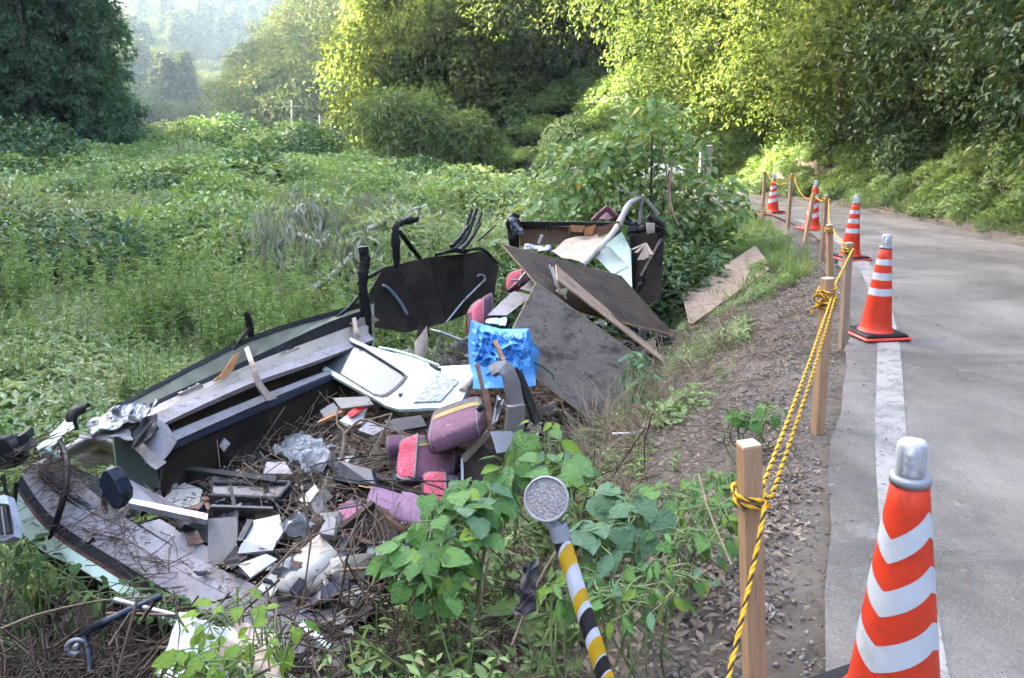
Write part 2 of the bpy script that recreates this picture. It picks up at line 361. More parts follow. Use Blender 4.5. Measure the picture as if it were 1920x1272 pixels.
def cone(loc,rz,label,chev=0,vdir=0,slant=0,black=True,tilt=(0,0),marks=False,hb=.70):
    T=thing('traffic_cone',label,'traffic cone',loc,'orange cones along the road edge')
    rb,rt=.118,.043; z0,z1=.05,.70
    rad=lambda z: rb+(rt-rb)*(z-z0)/(z1-z0)
    mb=MB(); r3=Matrix.Rotation(rz,3,'Z')
    prof=[(.155,.034),(.15,.042),(.135,.05),(.127,.062)]+[(rad(z),z) for z in np.linspace(.08,.695,10)]+[(rt-.012,.70)]
    mb.lathe(prof,40); mb.add([(0,0,.70)],[]) 
    q=[(.031*math.cos(a),.031*math.sin(a),.70) for a in np.linspace(0,2*math.pi,40,endpoint=False)]; mb.add(q,[tuple(range(40))])
    parts=[(mb,'cone_body',M_OR,None)]
    mb=MB(); mb.box((0,0,.014),(.385,.385,.026),r3,.012); parts.append((mb,'base',M_RED,None))
    if black:
        mb=MB(); mb.box((0,0,.037),(.35,.35,.019),r3,.009); mb.box((0,0,.044),(.31,.31,.012),r3,.006); parts.append((mb,'weight',M_BLK,None))
    bands=[(.245,.325),(.385,.455),(.515,.575)] if chev or slant else [(.335,.39),(.455,.51),(.57,.615)]
    if chev: bands=[(.19,.265),(.345,.415),(.49,.555)]
    def zo(t):
        a=(t-vdir+math.pi)%(2*math.pi)-math.pi
        return (chev*abs(a)*.05 if abs(a)<math.pi/2 else chev*(math.pi-abs(a))*.05) + slant*math.sin(a)*.02
    for a,b_ in bands:
        mb=MB(); o=[];n=72;rows=5
        for i in range(rows):
            for j in range(n):
                t=2*math.pi*j/n; z=a+(b_-a)*i/(rows-1)+zo(t); r=rad(z)+.0012; o.append((r*math.cos(t),r*math.sin(t),z))
        mb.add(o,[(i*n+j,i*n+(j+1)%n,(i+1)*n+(j+1)%n,(i+1)*n+j) for i in range(rows-1) for j in range(n)],True)
        parts.append((mb,'stripe',M_REFL,None))
    mb=MB(); mb.lathe([(.030,.690),(.047,.692),(.048,.709),(.040,.713),(.03,.713)],32); parts.append((mb,'lamp_collar',M_GREY,None))
    mb=MB(); mb.lathe([(.036,.7135),(.036,.775),(.034,.792),(.028,.800),(.015,.8035),(.0005,.804)],28); 
    mb.lathe([(.032,.7145),(.032,.775),(.030,.790),(.024,.797),(.0005,.799)],28); parts.append((mb,'lamp_lens',M_LENS,None))
    mb=MB()
    mb.lathe([(.020,.714),(.013,.728),(.015,.745),(.011,.752),(.014,.765),(.006,.778),(.0005,.779)],9,sm=False); parts.append((mb,'lamp_reflector',M_FOIL,None))
    if marks:
        th=math.atan2(-loc[1],-loc[0])
        for zc,sg in ((.475,((-.01,0,.012),(.01,0,.006),(0,.008,.004),(0,-.008,.006))),(.59,((-.008,0,.01),(.008,0,.01),(0,0,.014)))):
            mb=MB()
            for dx,dz,hh in sg:
                r=rad(zc)+.003; a=th+dx/r; mb.box((r*math.cos(a),r*math.sin(a),zc+dz),(.004,.004,hh),Matrix.Rotation(a,3,'Z'))
            parts.append((mb,'number_mark',M_INK,None))
    tm=Matrix.Rotation(tilt[0],3,'X')@Matrix.Rotation(tilt[1],3,'Y')
    for mb,nm,mt,_ in parts:
        mb.v=[tm@q+V(loc) for q in mb.v]; mb.build(nm,mt,T)
    return T
cn1=cone((1.055,1.80,.017),R(20),'nearest orange cone with chevron stripes and clear lamp, cut by the frame',chev=1,vdir=R(-148),tilt=(0,R(-3.5))); cn1.scale=(1.035,1.035,1.035)
c2=atz(1640,630,.017); cone(c2,R(8),'second nearest cone, level white bands on black and red base, beside edge line')
c3=atz(1593,486,.0); cone(c3,R(12),'third nearest cone, level bands with small dark marks, behind a stake',marks=True)
c4=at(1523,416,13.0); c4.z=zroad(13.0)+.015; cone(c4,R(15),'fourth cone with chevron stripes, half hidden by a leaning stake',chev=.7,vdir=R(-110),black=False)
c5=at(1450,387,16.3); c5.z=zroad(16.3)+.015; cone(c5,R(25),'farthest cone with slanted stripes, between the last two stakes',slant=1,vdir=R(-95),tilt=(0,R(-3)))
# ---------------------------------------------------------------- stakes
def woodmat(name,a,b_,dark,st=(9,9,.8)):
    m,t,p=newmat(name)
    c=mixc(t,ramp(t,nz(t,5,6,.6,st,dist=.4),.35,.65),a,b_)
    c=mixc(t,ramp(t,nz(t,14,5,.7,st),.58,.7),c,dark)
    t.links.new(c,p.inputs['Base Color']); p.inputs['Roughness'].default_value=.8; p.inputs['Specular IOR Level'].default_value=.2
    b=N(t,'Bump'); b.inputs['Strength'].default_value=.25; b.inputs['Distance'].default_value=.004; t.links.new(nz(t,20,5,.6,st),b.inputs['Height']); t.links.new(b.outputs[0],p.inputs['Normal'])
    return m
M_STAKE=woodmat('new_softwood',(.36,.225,.13),(.46,.30,.18),(.22,.125,.07))
M_STAKE2=woodmat('greyed_softwood',(.30,.22,.15),(.38,.28,.20),(.2,.14,.09))
M_END=woodmat('sawn_end',(.58,.42,.27),(.62,.46,.3),(.45,.3,.18))
STK=[]
def stake(top,base,rz,label,w=.05,mt=None,deep=.25):
    top=V(top);base=V(base); d=(top-base).normalized(); base=base-d*deep
    T=thing('wooden_stake',label,'wooden stake',base+d*deep,'stakes holding the rope')
    u=V((math.cos(rz),math.sin(rz),0)); mb=MB(); mb.bar(base,top-d*.004,w,w,up=u,bev=.003); mb.build('post',mt or M_STAKE,T)
    mb=MB(); mb.bar(top-d*.004,top,w-.002,w-.002,up=u,bev=.0018); mb.build('sawn_top',M_END,T)
    STK.append((top,d)); return T
s1b=at(1466,1500,1.93); s1t=at(1404,830,1.93)
stake(s1t,(s1t.x+.085,s1t.y-.01,gz(s1t.x+.085,1.92)),R(8),'nearest pale wooden stake with two turns of rope around it',.053)
s=atz(1534,800,0); stake(at(1552,521,s.y+.02),(s.x,s.y,gz(s.x,s.y)),R(15),'second nearest stake with a bulky rope knot below its top',.053)
s=atz(1581,646,0); stake(at(1591,455,s.y),(s.x,s.y,gz(s.x,s.y)),R(10),'dark topped stake standing left of the second cone',.05,M_STAKE2)
s=at(1557,566,7.3); stake(at(1555,421,7.3),(s.x,s.y,gz(s.x,s.y)),R(5),'stake seen directly above the top of the knotted stake',.05)
s=atz(1541,480,0); stake(at(1549,366,s.y),(s.x,s.y,gz(s.x,s.y)),R(15),'slender stake just left of the third cone',.05,M_STAKE2)
s=atz(1510,445,0); stake(at(1526,362,s.y+.1),(s.x,s.y,gz(s.x,s.y)),R(15),'leaning stake in front of the fourth cone',.05)
s=at(1478,409,13.6); stake(at(1485,326,13.6),(s.x,s.y,gz(s.x,s.y)),R(25),'grey weathered stake right of the farthest cone',.055,M_STAKE2)
s=at(1431,391,15.4); stake(at(1434,322,15.4),(s.x,s.y,gz(s.x,s.y)),R(10),'last stake left of the farthest cone',.05)
# ---------------------------------------------------------------- rope
M_YEL=mat('yellow_rope',(.72,.40,.02),.6,var=.2,vs=60,bump=.3,bs=260)
M_RBK=mat('black_rope',(.03,.026,.02),.7,var=.3,vs=60,bump=.3,bs=260)
def catm(P,n=10):
    P=[V(p) for p in P]; P=[P[0]*2-P[1]]+P+[P[-1]*2-P[-2]]; o=[]
    for i in range(1,len(P)-2):
        for k in range(n):
            t=k/n; a,b_,c,d=P[i-1:i+3]
            o.append(.5*((2*b_)+(c-a)*t+(2*a-5*b_+4*c-d)*t*t+(3*b_-a-3*c+d)*t**3))
    o.append(P[-2]); return o
def resamp(P,step):
    d=[0]
    for i in range(1,len(P)): d.append(d[-1]+(P[i]-P[i-1]).length)
    n=max(2,int(d[-1]/step)); o=[];j=0
    for k in range(n+1):
        s=d[-1]*k/n
        while j<len(d)-2 and d[j+1]<s: j+=1
        f=(s-d[j])/max(1e-9,d[j+1]-d[j]); o.append(P[j].lerp(P[j+1],min(1,f)))
    return o
def rope(name,paths,label,r=.0055,pitch=.055,step=.0055,nseg=6,group='yellow and black ropes'):
    T=thing(name,label,'rope',paths[0][0],group)
    ys=MB();bs=MB()
    for pth in paths:
        P=resamp(pth,step); k=len(P); prev=None; fr=[]
        for i,p in enumerate(P):
            d=(P[min(i+1,k-1)]-P[max(i-1,0)]).normalized()
            if prev is None: x=d.cross(V((.3,.2,1)))
            else: x=prev-d*prev.dot(d)
            x.normalize(); prev=x; fr.append((x,d.cross(x)))
        for q in range(3):
            pts=[]
            for i,p in enumerate(P):
                a=2*math.pi*(i*step/pitch+q/3); pts.append(p+(fr[i][0]*math.cos(a)+fr[i][1]*math.sin(a))*r*.62)
            (bs if q==0 else ys).tube(pts,r*(.5 if q==0 else .66),nseg)
    ys.build('yellow_strand',M_YEL,T); bs.build('black_strand',M_RBK,T); return T
def wrap(i,zs,turns,r=.04,down=.1,ph=0,dz=.022):
    top,d=STK[i]; c=top-d*zs; o=[]
    n=int(turns*12)
    for k in range(n+1):
        a=ph+2*math.pi*k/12; rr=r*(1+.16*abs(math.sin(2*a)))
        o.append(c-d*(dz*k/12)+V((math.cos(a)*rr,math.sin(a)*rr,0)))
    return o
def sag(a,b_,h,n=8):
    a=V(a);b_=V(b_); return [a.lerp(b_,k/n)-V((0,0,4*h*(k/n)*(1-k/n))) for k in range(n+1)]
w1=wrap(0,.135,2.2,.042,ph=R(60)); k2=STK[1][0]-STK[1][1]*.10
e1=STK[0][0]-STK[0][1]*.14+V((.045,.03,0))
toff=at(1352,1330,1.55)
rope('rope',[catm([toff,at(1400,1120,1.72),at(1432,960,1.86),e1],8),catm(w1,3),
   sag(e1,k2+V((.012,-.04,0)),.02)+[],sag(e1+V((.018,-.02,-.03)),k2+V((.03,-.04,.0)),.035)],'doubled yellow and black rope from the nearest stake up to the knotted one')
kn=[]
c=k2
for k in range(44):
    a=k*.62; kn.append(c+V((math.cos(a)*.048*(1+.12*math.sin(a*2.3)),math.sin(a)*.045,-.05*math.sin(k*.23)+.012*math.sin(k*1.7))))
kn+= [c+V((-.05,-.045,-.03)),c+V((-.085,-.05,-.055)),c+V((-.09,-.05,-.09))]
rope('rope_knot',[catm(kn,3),catm([c+V((-.03,-.05,.0)),c+V((-.075,-.05,.025)),c+V((-.08,-.045,-.01)),c+V((-.03,-.055,-.03)),c+V((.03,-.055,-.02))],5)],'bulky yellow and black knot tied round the second stake')
def joint(i,z): return STK[i][0]-STK[i][1]*z
runs=[]
lab=['rope from the knotted stake to the dark topped stake','rope from the dark topped stake to the one behind it','thin rope span hanging beside the third cone','thin rope span joining the slender stake and the leaning stake','sagging rope span crossing above the fourth cone','rope span in front of the farthest cone lamp']
lv=[.10,.055,.045,.045,.05,.055,.045,.01]
for j in range(6):
    a=joint(j+1,lv[j+1])+V((.03,-.01,0)); b_=joint(j+2,lv[j+2])+V((.028,-.02,0))
    h=[.0,.03,.10,.04,.16,.18][j]
    ps=[sag(a,b_,h)]
    ps.append(catm(wrap(j+2,lv[j+2]-.012,2.1,.037,ph=1),2))
    rope('rope',ps,lab[j],r=.0058,step=.012,nseg=5)
# ================================================================ vegetation
def unit(n): v=rng.normal(size=(n,3)); return v/np.linalg.norm(v,axis=1)[:,None]
def nrmz(a): return a/np.maximum(1e-6,np.linalg.norm(a,axis=1))[:,None]
def leaves(P,D,Nn,L,W,fold=.18,droop=.12,wide=.45):
    n=len(P); D=nrmz(D); S=nrmz(np.cross(D,Nn)); Nn=np.cross(S,D); L=np.broadcast_to(np.asarray(L,float).reshape(-1,1),(n,1)); W=np.broadcast_to(np.asarray(W,float).reshape(-1,1),(n,1))
    v=np.stack([P, P+D*L*wide+S*W/2+Nn*W*fold, P+D*L-Nn*L*droop, P+D*L*wide-S*W/2+Nn*W*fold],1).reshape(-1,3)
    b=(np.arange(n)*4)[:,None]; f=np.concatenate([b+[0,1,2],b+[0,2,3]],1).reshape(-1,3)
    return v,f,np.repeat(rng.random(n),4)
def merge(parts):
    vs=[];fs=[];rs=[];o=0
    for v,f,r in parts: vs.append(v);fs.append(f+o);rs.append(r);o+=len(v)
    return np.concatenate(vs),np.concatenate(fs),np.concatenate(rs)
def fmesh(name,parts,mt):
    v,f,r=merge(parts); me=npmesh(name,v,f,{'rnd':r}); me.materials.append(mt); return me
def stemtris(pts,r0,r1):
    """thin three-sided stem through points, as triangles"""
    pts=np.asarray(pts,float); k=len(pts); d=np.gradient(pts,axis=0); d=nrmz(d); x=nrmz(np.cross(d,np.tile([.31,.2,.93],(k,1)))); y=np.cross(d,x)
    rr=np.linspace(r0,r1,k)[:,None]; rings=np.stack([pts+rr*(x*math.cos(a)+y*math.sin(a)) for a in (0,2.09,4.19)],1).reshape(-1,3); f=[]
    for i in range(k-1):
        for j in range(3):
            a=i*3+j;b_=i*3+(j+1)%3; f+=[(a,b_,b_+3),(a,b_+3,a+3)]
    return rings,np.array(f),np.full(len(rings),.5)
def lump_leaves(lumps,dens,L,W,shell=.72,down=.35,topbias=.25,jl=.35):
    parts=[]
    for c,r in lumps:
        c=np.array(c);r=np.array(r,float); n=max(12,int(dens*(r[0]*r[1]+r[0]*r[2]+r[1]*r[2])*4.2))
        d=unit(n); d[:,2]=np.where((d[:,2]<-.3)&(rng.random(n)<.6),-d[:,2],d[:,2])
        rad=shell+(1.08-shell)*rng.random(n)[:,None]**.7
        wob=1+.22*np.sin(d[:,:1]*7+c[0])*np.sin(d[:,1:2]*6+c[1]*2)+.15*np.sin(d[:,2:]*9+c[2])
        P=c+d*r*rad*wob; D=d*.6+unit(n)*.75+np.array([0,0,-down]); Nn=d*.7+unit(n)*.5+np.array([0,0,.7])
        l=L*(1+jl*(rng.random(n)*2-1)); parts.append(leaves(P,D,Nn,l,l*W/L))
    return parts
M_BARK=mat('bark',(.12,.095,.075),.9,var=.35,vs=12,c2=(.2,.18,.15),c2s=7,bump=.6,bs=30,stretch=(1,1,.3),spec=.15)
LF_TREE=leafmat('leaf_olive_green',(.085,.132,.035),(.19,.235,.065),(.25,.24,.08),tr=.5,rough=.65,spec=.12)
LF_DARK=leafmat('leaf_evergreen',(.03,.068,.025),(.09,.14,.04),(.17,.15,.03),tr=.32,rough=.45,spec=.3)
LF_CED=leafmat('cedar_foliage',(.05,.12,.06),(.13,.22,.095),(.10,.12,.04),tr=.2,rough=.6,spec=.2)
LF_FAR=leafmat('far_foliage',(.05,.085,.03),(.14,.16,.05),(.2,.18,.06),tr=.22,rough=.85,spec=.08)
LF_BAM=leafmat('bamboo_foliage',(.10,.16,.06),(.20,.27,.075),(.30,.26,.04),tr=.4)
LF_WEED=leafmat('weed_leaf',(.145,.24,.08),(.31,.42,.15),(.38,.38,.18),tr=.35)
LF_WEED2=leafmat('pale_weed_leaf',(.23,.30,.15),(.40,.46,.26),(.36,.34,.2),tr=.35)
LF_WEED3=leafmat('dark_weed_leaf',(.045,.105,.045),(.12,.20,.07),(.12,.14,.04),tr=.3)
LF_GRASS=leafmat('grass_blade',(.17,.25,.08),(.35,.42,.17),(.33,.29,.15),tr=.35)
LF_DRY=leafmat('withered_leaf',(.18,.21,.15),(.30,.32,.24),(.20,.17,.10),tr=.3)
LF_STRAW=leafmat('dry_straw_blade',(.18,.14,.09),(.32,.26,.17),tr=.15)
LF_LIT=leafmat('dead_leaf_litter',(.11,.08,.055),(.30,.235,.175),(.42,.36,.29),tr=.1,rough=.7)
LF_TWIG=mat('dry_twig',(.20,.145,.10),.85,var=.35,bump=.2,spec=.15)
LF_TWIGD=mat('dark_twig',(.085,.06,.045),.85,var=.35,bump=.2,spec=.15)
# ---- prototypes
def trunkmesh(name,limbs,mt=M_BARK):
    mb=MB()
    for pts,r0,r1 in limbs:
        P=catm(pts,4); k=len(P); mb.tube(P,[r0+(r1-r0)*i/(k-1) for i in range(k)],7)
    me=bpy.data.meshes.new(name); me.from_pydata([tuple(p) for p in mb.v],[],mb.f); me.polygons.foreach_set('use_smooth',mb.sm); me.materials.append(mt); return me
def broadtree(h,rad,nl,L,W,dens,mt,seed,lean=0,low=.25,flat=.75):
    r=np.random.default_rng(seed); lumps=[];limbs=[]
    top=(lean*h*.5,0,h*.86); base=[(0,0,-.6),(lean*h*.12,.05*h*r.normal()*.3,h*.3),(lean*h*.3,.04*h*r.normal(),h*.6),top]
    limbs.append((base,.045*h*.55,.02))
    for i in range(nl):
        f=low+(1-low)*((i+.5)/nl)**.9; a=i*2.4+r.random()*1.2; rr=rad*math.sin(math.pi*min(.97,(.22+.68*(f-low)/(1-low))))*(.55+.5*r.random())
        c=(lean*h*.5*f+rr*math.cos(a),rr*math.sin(a),h*f+.15*rad*r.normal()); s=rad*(.34+.2*r.random())
        lumps.append((c,(s,s,s*flat)))
        limbs.append(([ (lean*h*.4*(f*.7),0,h*f*.62),(c[0]*.5,c[1]*.5,h*f*.8),c],.012*h*.5,.006))
    return fmesh('crown',lump_leaves(lumps,dens,L,W),mt),trunkmesh('trunk',limbs)
def cedar(h,rad,mt,seed):
    r=np.random.default_rng(seed); Ps=[];Ds=[];Ls=[]
    nb=int(h*14)
    for i in range(nb):
        f=(i+r.random())/nb; z=h*(.02+.97*f); R_=rad*(1-f)**.6*(.7+.45*r.random()); a=r.random()*6.283; d=np.array([math.cos(a),math.sin(a),0])
        for tt,k in ((.3,12),(.55,18),(.8,24),(1.,26)):
            c=np.array([0,0,z])+d*R_*tt+r.normal(size=3)*.12; c[2]-=.30*R_*tt**2
            e=r.normal(size=(k,3)); e/=np.linalg.norm(e,axis=1)[:,None]; rr=(.16+.16*(1-f))*(.6+.6*r.random((k,1)))
            Ps.append(c+e*rr*np.array([1.2,1.2,.9])); Ds.append(e*.8+d*.5+np.array([0,0,-.25])); Ls.append(.22+.25*r.random(k))
    P=np.concatenate(Ps);D=np.concatenate(Ds);L=np.concatenate(Ls); n=len(P)
    return fmesh('crown',[leaves(P,D,unit(n)*.5+nrmz(D)*.3+np.array([0,0,1.]),L,L*.36)],mt),trunkmesh('trunk',[([(0,0,-.8),(0,0,h*.5),(0,0,h*.97)],.3,.03)])
P_TREE=[broadtree(9,4.2,34,.25,.13,24,LF_TREE,s,low=.12,flat=.75) for s in (1,2,3)]
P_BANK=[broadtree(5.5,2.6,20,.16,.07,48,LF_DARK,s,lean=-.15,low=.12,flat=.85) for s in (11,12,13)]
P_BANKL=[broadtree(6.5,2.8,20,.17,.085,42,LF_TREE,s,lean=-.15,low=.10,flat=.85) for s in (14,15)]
P_CED=[cedar(26,2.9,LF_CED,s) for s in (21,22)]
P_FARB=[broadtree(10,5,16,.5,.3,4,LF_FAR,s,low=.15,flat=.75) for s in (31,32)]
def farcone(seed):
    r=np.random.default_rng(seed); n=900; f=r.random(n)**.8; a=r.random(n)*6.283; R_=2.6*(1-f)**.8*(.75+.4*r.random(n))
    P=np.c_[R_*np.cos(a),R_*np.sin(a),15*f]; D=np.c_[np.cos(a),np.sin(a),-.2+0*a]+r.normal(size=(n,3))*.4
    return fmesh('far_cedar',[leaves(P,D,unit(n)+np.array([0,0,1.]),1.3,.6)],LF_FAR)
P_FARC=farcone(41)
def weed_upright(h,ns,nl,L,W,mt,spread=.25,lean=.2):
    parts=[]
    for i in range(ns):
        a=rng.random()*6.283; b=np.array([math.cos(a),math.sin(a),0])*spread*rng.random()**.5; ln=np.array([math.cos(a),math.sin(a),0])*lean*rng.random()*h; hh=h*(.6+.45*rng.random())
        t=np.linspace(0,1,5)[:,None]; pts=b+ln*t**2+np.array([0,0,hh])*t; parts.append(stemtris(pts,.006+.003*h,.002))
        tt=(.12+.88*rng.random(nl)); P=b+ln*(tt**2)[:,None]+np.array([0,0,hh])*tt[:,None]; aa=rng.random(nl)*6.283
        D=np.c_[np.cos(aa),np.sin(aa),.25+.5*(tt-.5)]; l=L*(1.15-.65*tt)*(.7+.5*rng.random(nl)); parts.append(leaves(P,D,np.tile([0,0,1.],(nl,1))+unit(nl)*.35,l,l*W/L,droop=.25))
    return parts
def weed_mound(r,h,n,L,W,mt,wide=.45):
    d=unit(n); d[:,2]=np.abs(d[:,2]); rr=(.55+.5*rng.random(n)**.6)[:,None]; P=d*rr*np.array([r,r,h])
    aa=rng.random(n)*6.283; D=np.c_[np.cos(aa),np.sin(aa),.1+.3*rng.normal(size=n)]+d*.5; Nn=d*.5+unit(n)*.4+np.array([0,0,1.])
    l=L*(.6+.7*rng.random(n)); return [leaves(P,D,Nn,l,l*W/L,fold=.2,droop=.25,wide=wide)]
def grass_tuft(h,n,W,spread=.12,arch=.6):
    parts=[]; vs=[];fs=[];rs=[]
    a=rng.random(n)*6.283; out=np.c_[np.cos(a),np.sin(a),np.zeros(n)]; b=out*spread*rng.random((n,1)); hh=h*(.5+.6*rng.random((n,1))); ar=arch*(.3+rng.random((n,1)))*hh
    S=np.c_[-np.sin(a),np.cos(a),np.zeros(n)]*W/2
    rows=[]
    for k,t in enumerate((0,.35,.7,1)):
        c=b+out*ar*t**2+np.array([0,0,1.])*hh*(t-.35*t**3*arch); wd=(1,.9,.6,.03)[k]; rows+= [c-S*wd,c+S*wd]
    v=np.stack(rows,1).reshape(-1,3); b0=(np.arange(n)*8)[:,None]; f=[]
    for k in range(3):
        q=k*2; f.append(b0+[q,q+1,q+3]); f.append(b0+[q,q+3,q+2])
    return [(v,np.concatenate(f,0),np.repeat(rng.random(n),8))]
def stones(n,r):
    mbv=[];mbf=[];o=0
    ico=np.array([(0,0,1),(.89,0,.45),(.28,.85,.45),(-.72,.53,.45),(-.72,-.53,.45),(.28,-.85,.45),(.72,.53,-.45),(-.28,.85,-.45),(-.89,0,-.45),(-.28,-.85,-.45),(.72,-.53,-.45),(0,0,-1)])
    fi=np.array([(0,1,2),(0,2,3),(0,3,4),(0,4,5),(0,5,1),(1,6,2),(2,7,3),(3,8,4),(4,9,5),(5,10,1),(2,6,7),(3,7,8),(4,8,9),(5,9,10),(1,10,6),(11,7,6),(11,8,7),(11,9,8),(11,10,9),(11,6,10)])
    parts=[]
    for i in range(n):
        s=r*(.4+rng.random()*.9); v=ico*s*(.75+.5*rng.random((12,1)))*np.array([1,1,.7])+np.r_[rng.normal(size=2)*.07,s*.2]; parts.append((v,fi,np.full(12,rng.random())))
    return parts
PW={}
PW['goldenrod']=fmesh('weed',weed_upright(1.2,8,70,.095,.02,LF_WEED),LF_WEED)
PW['pale']=fmesh('weed',weed_upright(.95,10,48,.08,.02,LF_WEED2,.3),LF_WEED2)
PW['mugwort']=fmesh('weed',weed_upright(.7,10,34,.08,.03,LF_WEED,.3,.35),LF_WEED)
PW['mound']=fmesh('weed',weed_mound(.5,.5,620,.095,.065,LF_WEED),LF_WEED)
PW['darkmound']=fmesh('weed',weed_mound(.55,.75,900,.085,.045,LF_WEED3),LF_WEED3)
PW['palemound']=fmesh('weed',weed_mound(.55,.5,420,.10,.04,LF_WEED2),LF_WEED2)
PW['grass']=fmesh('grass',grass_tuft(.75,46,.011),LF_GRASS)
PW['straw']=fmesh('straw',grass_tuft(.5,30,.006,.1,1.2),LF_STRAW)
PW['shortgrass']=fmesh('grass',grass_tuft(.22,40,.007,.1,.5),LF_GRASS)
PW['herb']=fmesh('herb',weed_mound(.13,.12,46,.06,.032,LF_WEED),LF_WEED)
PW['herb2']=fmesh('herb',weed_upright(.28,4,9,.075,.03,LF_WEED,.1,.3),LF_WEED)
PW['bigmound']=fmesh('weed',weed_mound(1.5,1.2,2600,.15,.09,LF_WEED),LF_WEED)
PW['bigdark']=fmesh('weed',weed_mound(1.5,1.25,3000,.15,.075,LF_WEED3),LF_WEED3)
PW['bigpale']=fmesh('weed',weed_mound(1.6,1.0,2600,.16,.05,LF_WEED2),LF_WEED2)
def litterleaf(n,L):
    parts=[]
    P=np.zeros((n,3)); P[:,:2]=rng.normal(size=(n,2))*.09; P[:,2]=.008+.015*rng.random(n); aa=rng.random(n)*6.283; D=np.c_[np.cos(aa),np.sin(aa),.25*rng.normal(size=n)]
    l=L*(.5+.8*rng.random(n)); return [leaves(P,D,np.tile([0,0,1.],(n,1))+unit(n)*.45,l,l*.42,fold=.12,droop=.12)]
PW['litter']=fmesh('litter',litterleaf(18,.05),LF_LIT)
def twigbunch(n,L,r):
    parts=[]
    for i in range(n):
        a=rng.random()*6.283; d=np.array([math.cos(a),math.sin(a),.12*rng.normal()]); l=L*(.4+.8*rng.random()); c=rng.normal(size=3)*np.array([.12,.12,.02])+np.array([0,0,.02])
        t=np.linspace(-.5,.5,4)[:,None]; bend=np.array([-d[1],d[0],.3])*.12*l*rng.normal(); parts.append(stemtris(c+d*l*t+bend*(t*t*4),r,r*.4))
    return parts
PW['grit']=fmesh('grit',litterleaf(3,.035)+stones(4,.004),LF_LIT)
PW['twigs']=fmesh('twig',twigbunch(7,.38,.0035),LF_TWIG)
PW['twigsd']=fmesh('twig',twigbunch(7,.5,.005),LF_TWIGD)
M_STONE=leafmat('gravel_stone',(.11,.10,.09),(.27,.25,.23),tr=0,rough=.9,spec=.1)
PW['stones']=fmesh('gravel',stones(14,.011),M_STONE)
# ---- scatter (uncountable cover only)
def scatter(name,me,P,scl,kind_label,cat,tilt=.12,rz=None,zs=None):
    P=np.asarray(P); n=len(P)
    if n==0: return
    proto=bpy.data.objects.new('proto_'+name,me)
    bm=bpy.data.meshes.new(name); bm.vertices.add(n); bm.vertices.foreach_set('co',P.astype(np.float32).ravel())
    rot=np.c_[rng.normal(size=n)*tilt,rng.normal(size=n)*tilt,rng.random(n)*6.283 if rz is None else rz].astype(np.float32)
    a=bm.attributes.new('rot','FLOAT_VECTOR','POINT'); a.data.foreach_set('vector',rot.ravel())
    S=np.repeat(np.asarray(scl,dtype=np.float32).reshape(-1,1)*np.ones((n,1),np.float32),3,1)
    if zs is not None: S[:,2]*=zs
    a=bm.attributes.new('scl','FLOAT_VECTOR','POINT'); a.data.foreach_set('vector',S.astype(np.float32).ravel())
    o=link(bpy.data.objects.new(name,bm)); bm.materials.append(me.materials[0])
    ng=bpy.data.node_groups.new('scatter_'+name,'GeometryNodeTree'); ng.interface.new_socket('Geometry',in_out='INPUT',socket_type='NodeSocketGeometry'); ng.interface.new_socket('Geometry',in_out='OUTPUT',socket_type='NodeSocketGeometry')
    nd=ng.nodes; gi=nd.new('NodeGroupInput'); go=nd.new('NodeGroupOutput'); ip=nd.new('GeometryNodeInstanceOnPoints'); oi=nd.new('GeometryNodeObjectInfo'); oi.inputs[0].default_value=proto
    r=nd.new('GeometryNodeInputNamedAttribute'); r.data_type='FLOAT_VECTOR'; r.inputs[0].default_value='rot'; er=nd.new('FunctionNodeEulerToRotation')
    s=nd.new('GeometryNodeInputNamedAttribute'); s.data_type='FLOAT_VECTOR'; s.inputs[0].default_value='scl'
    L=ng.links.new; L(gi.outputs[0],ip.inputs['Points']); L(oi.outputs['Geometry'],ip.inputs['Instance']); L(r.outputs[0],er.inputs[0]); L(er.outputs[0],ip.inputs['Rotation']); L(s.outputs[0],ip.inputs['Scale']); L(ip.outputs[0],go.inputs[0])
    md=o.modifiers.new('scatter','NODES'); md.node_group=ng
    return tag(o,kind_label,cat,kind='stuff')
def inbus(x,y,pad=0.):
    q=np.c_[x,y]-np.array(BF[:2]); u=q@np.array(BU[:2]); v=q@np.array(BV[:2]); return (u>-.25-pad)&(u<6.9+pad)&(v>-.12-pad)&(v<2.25+pad)
def pts_region(n,x0,x1,y0,y1,test,ypow=1.):
    o=[];tot=0
    while tot<n:
        m=n*3; x=x0+(x1-x0)*rng.random(m); y=y0+(y1-y0)*rng.random(m)**ypow
        k=test(x,y); p=np.c_[x[k],y[k]]; o.append(p); tot+=len(p)
        if len(p)==0: break
    p=np.concatenate(o)[:n]; return np.c_[p,ground(p[:,0],p[:,1])]
def sL(x,y): return -sdist(np.c_[x,y],LEs,tan)
def dR(x,y): return sdist(np.c_[x,y],REs,tanR)
def patch(x,y,s,p,th): return wav(x,y,s,p)+.6*wav(x,y,s*2.3,p+1)>th
def infield(x,y,smin=3.6):
    ok=(np.abs(x)<.72*y+3.2)&(x>-30+0*y)&~((y<4.0)&(x>-4.2)); ok[ok]&=(sL(x[ok],y[ok])>smin)&~inbus(x[ok],y[ok]); return ok
def sc(n,a,b): return a+(b-a)*rng.random(n)
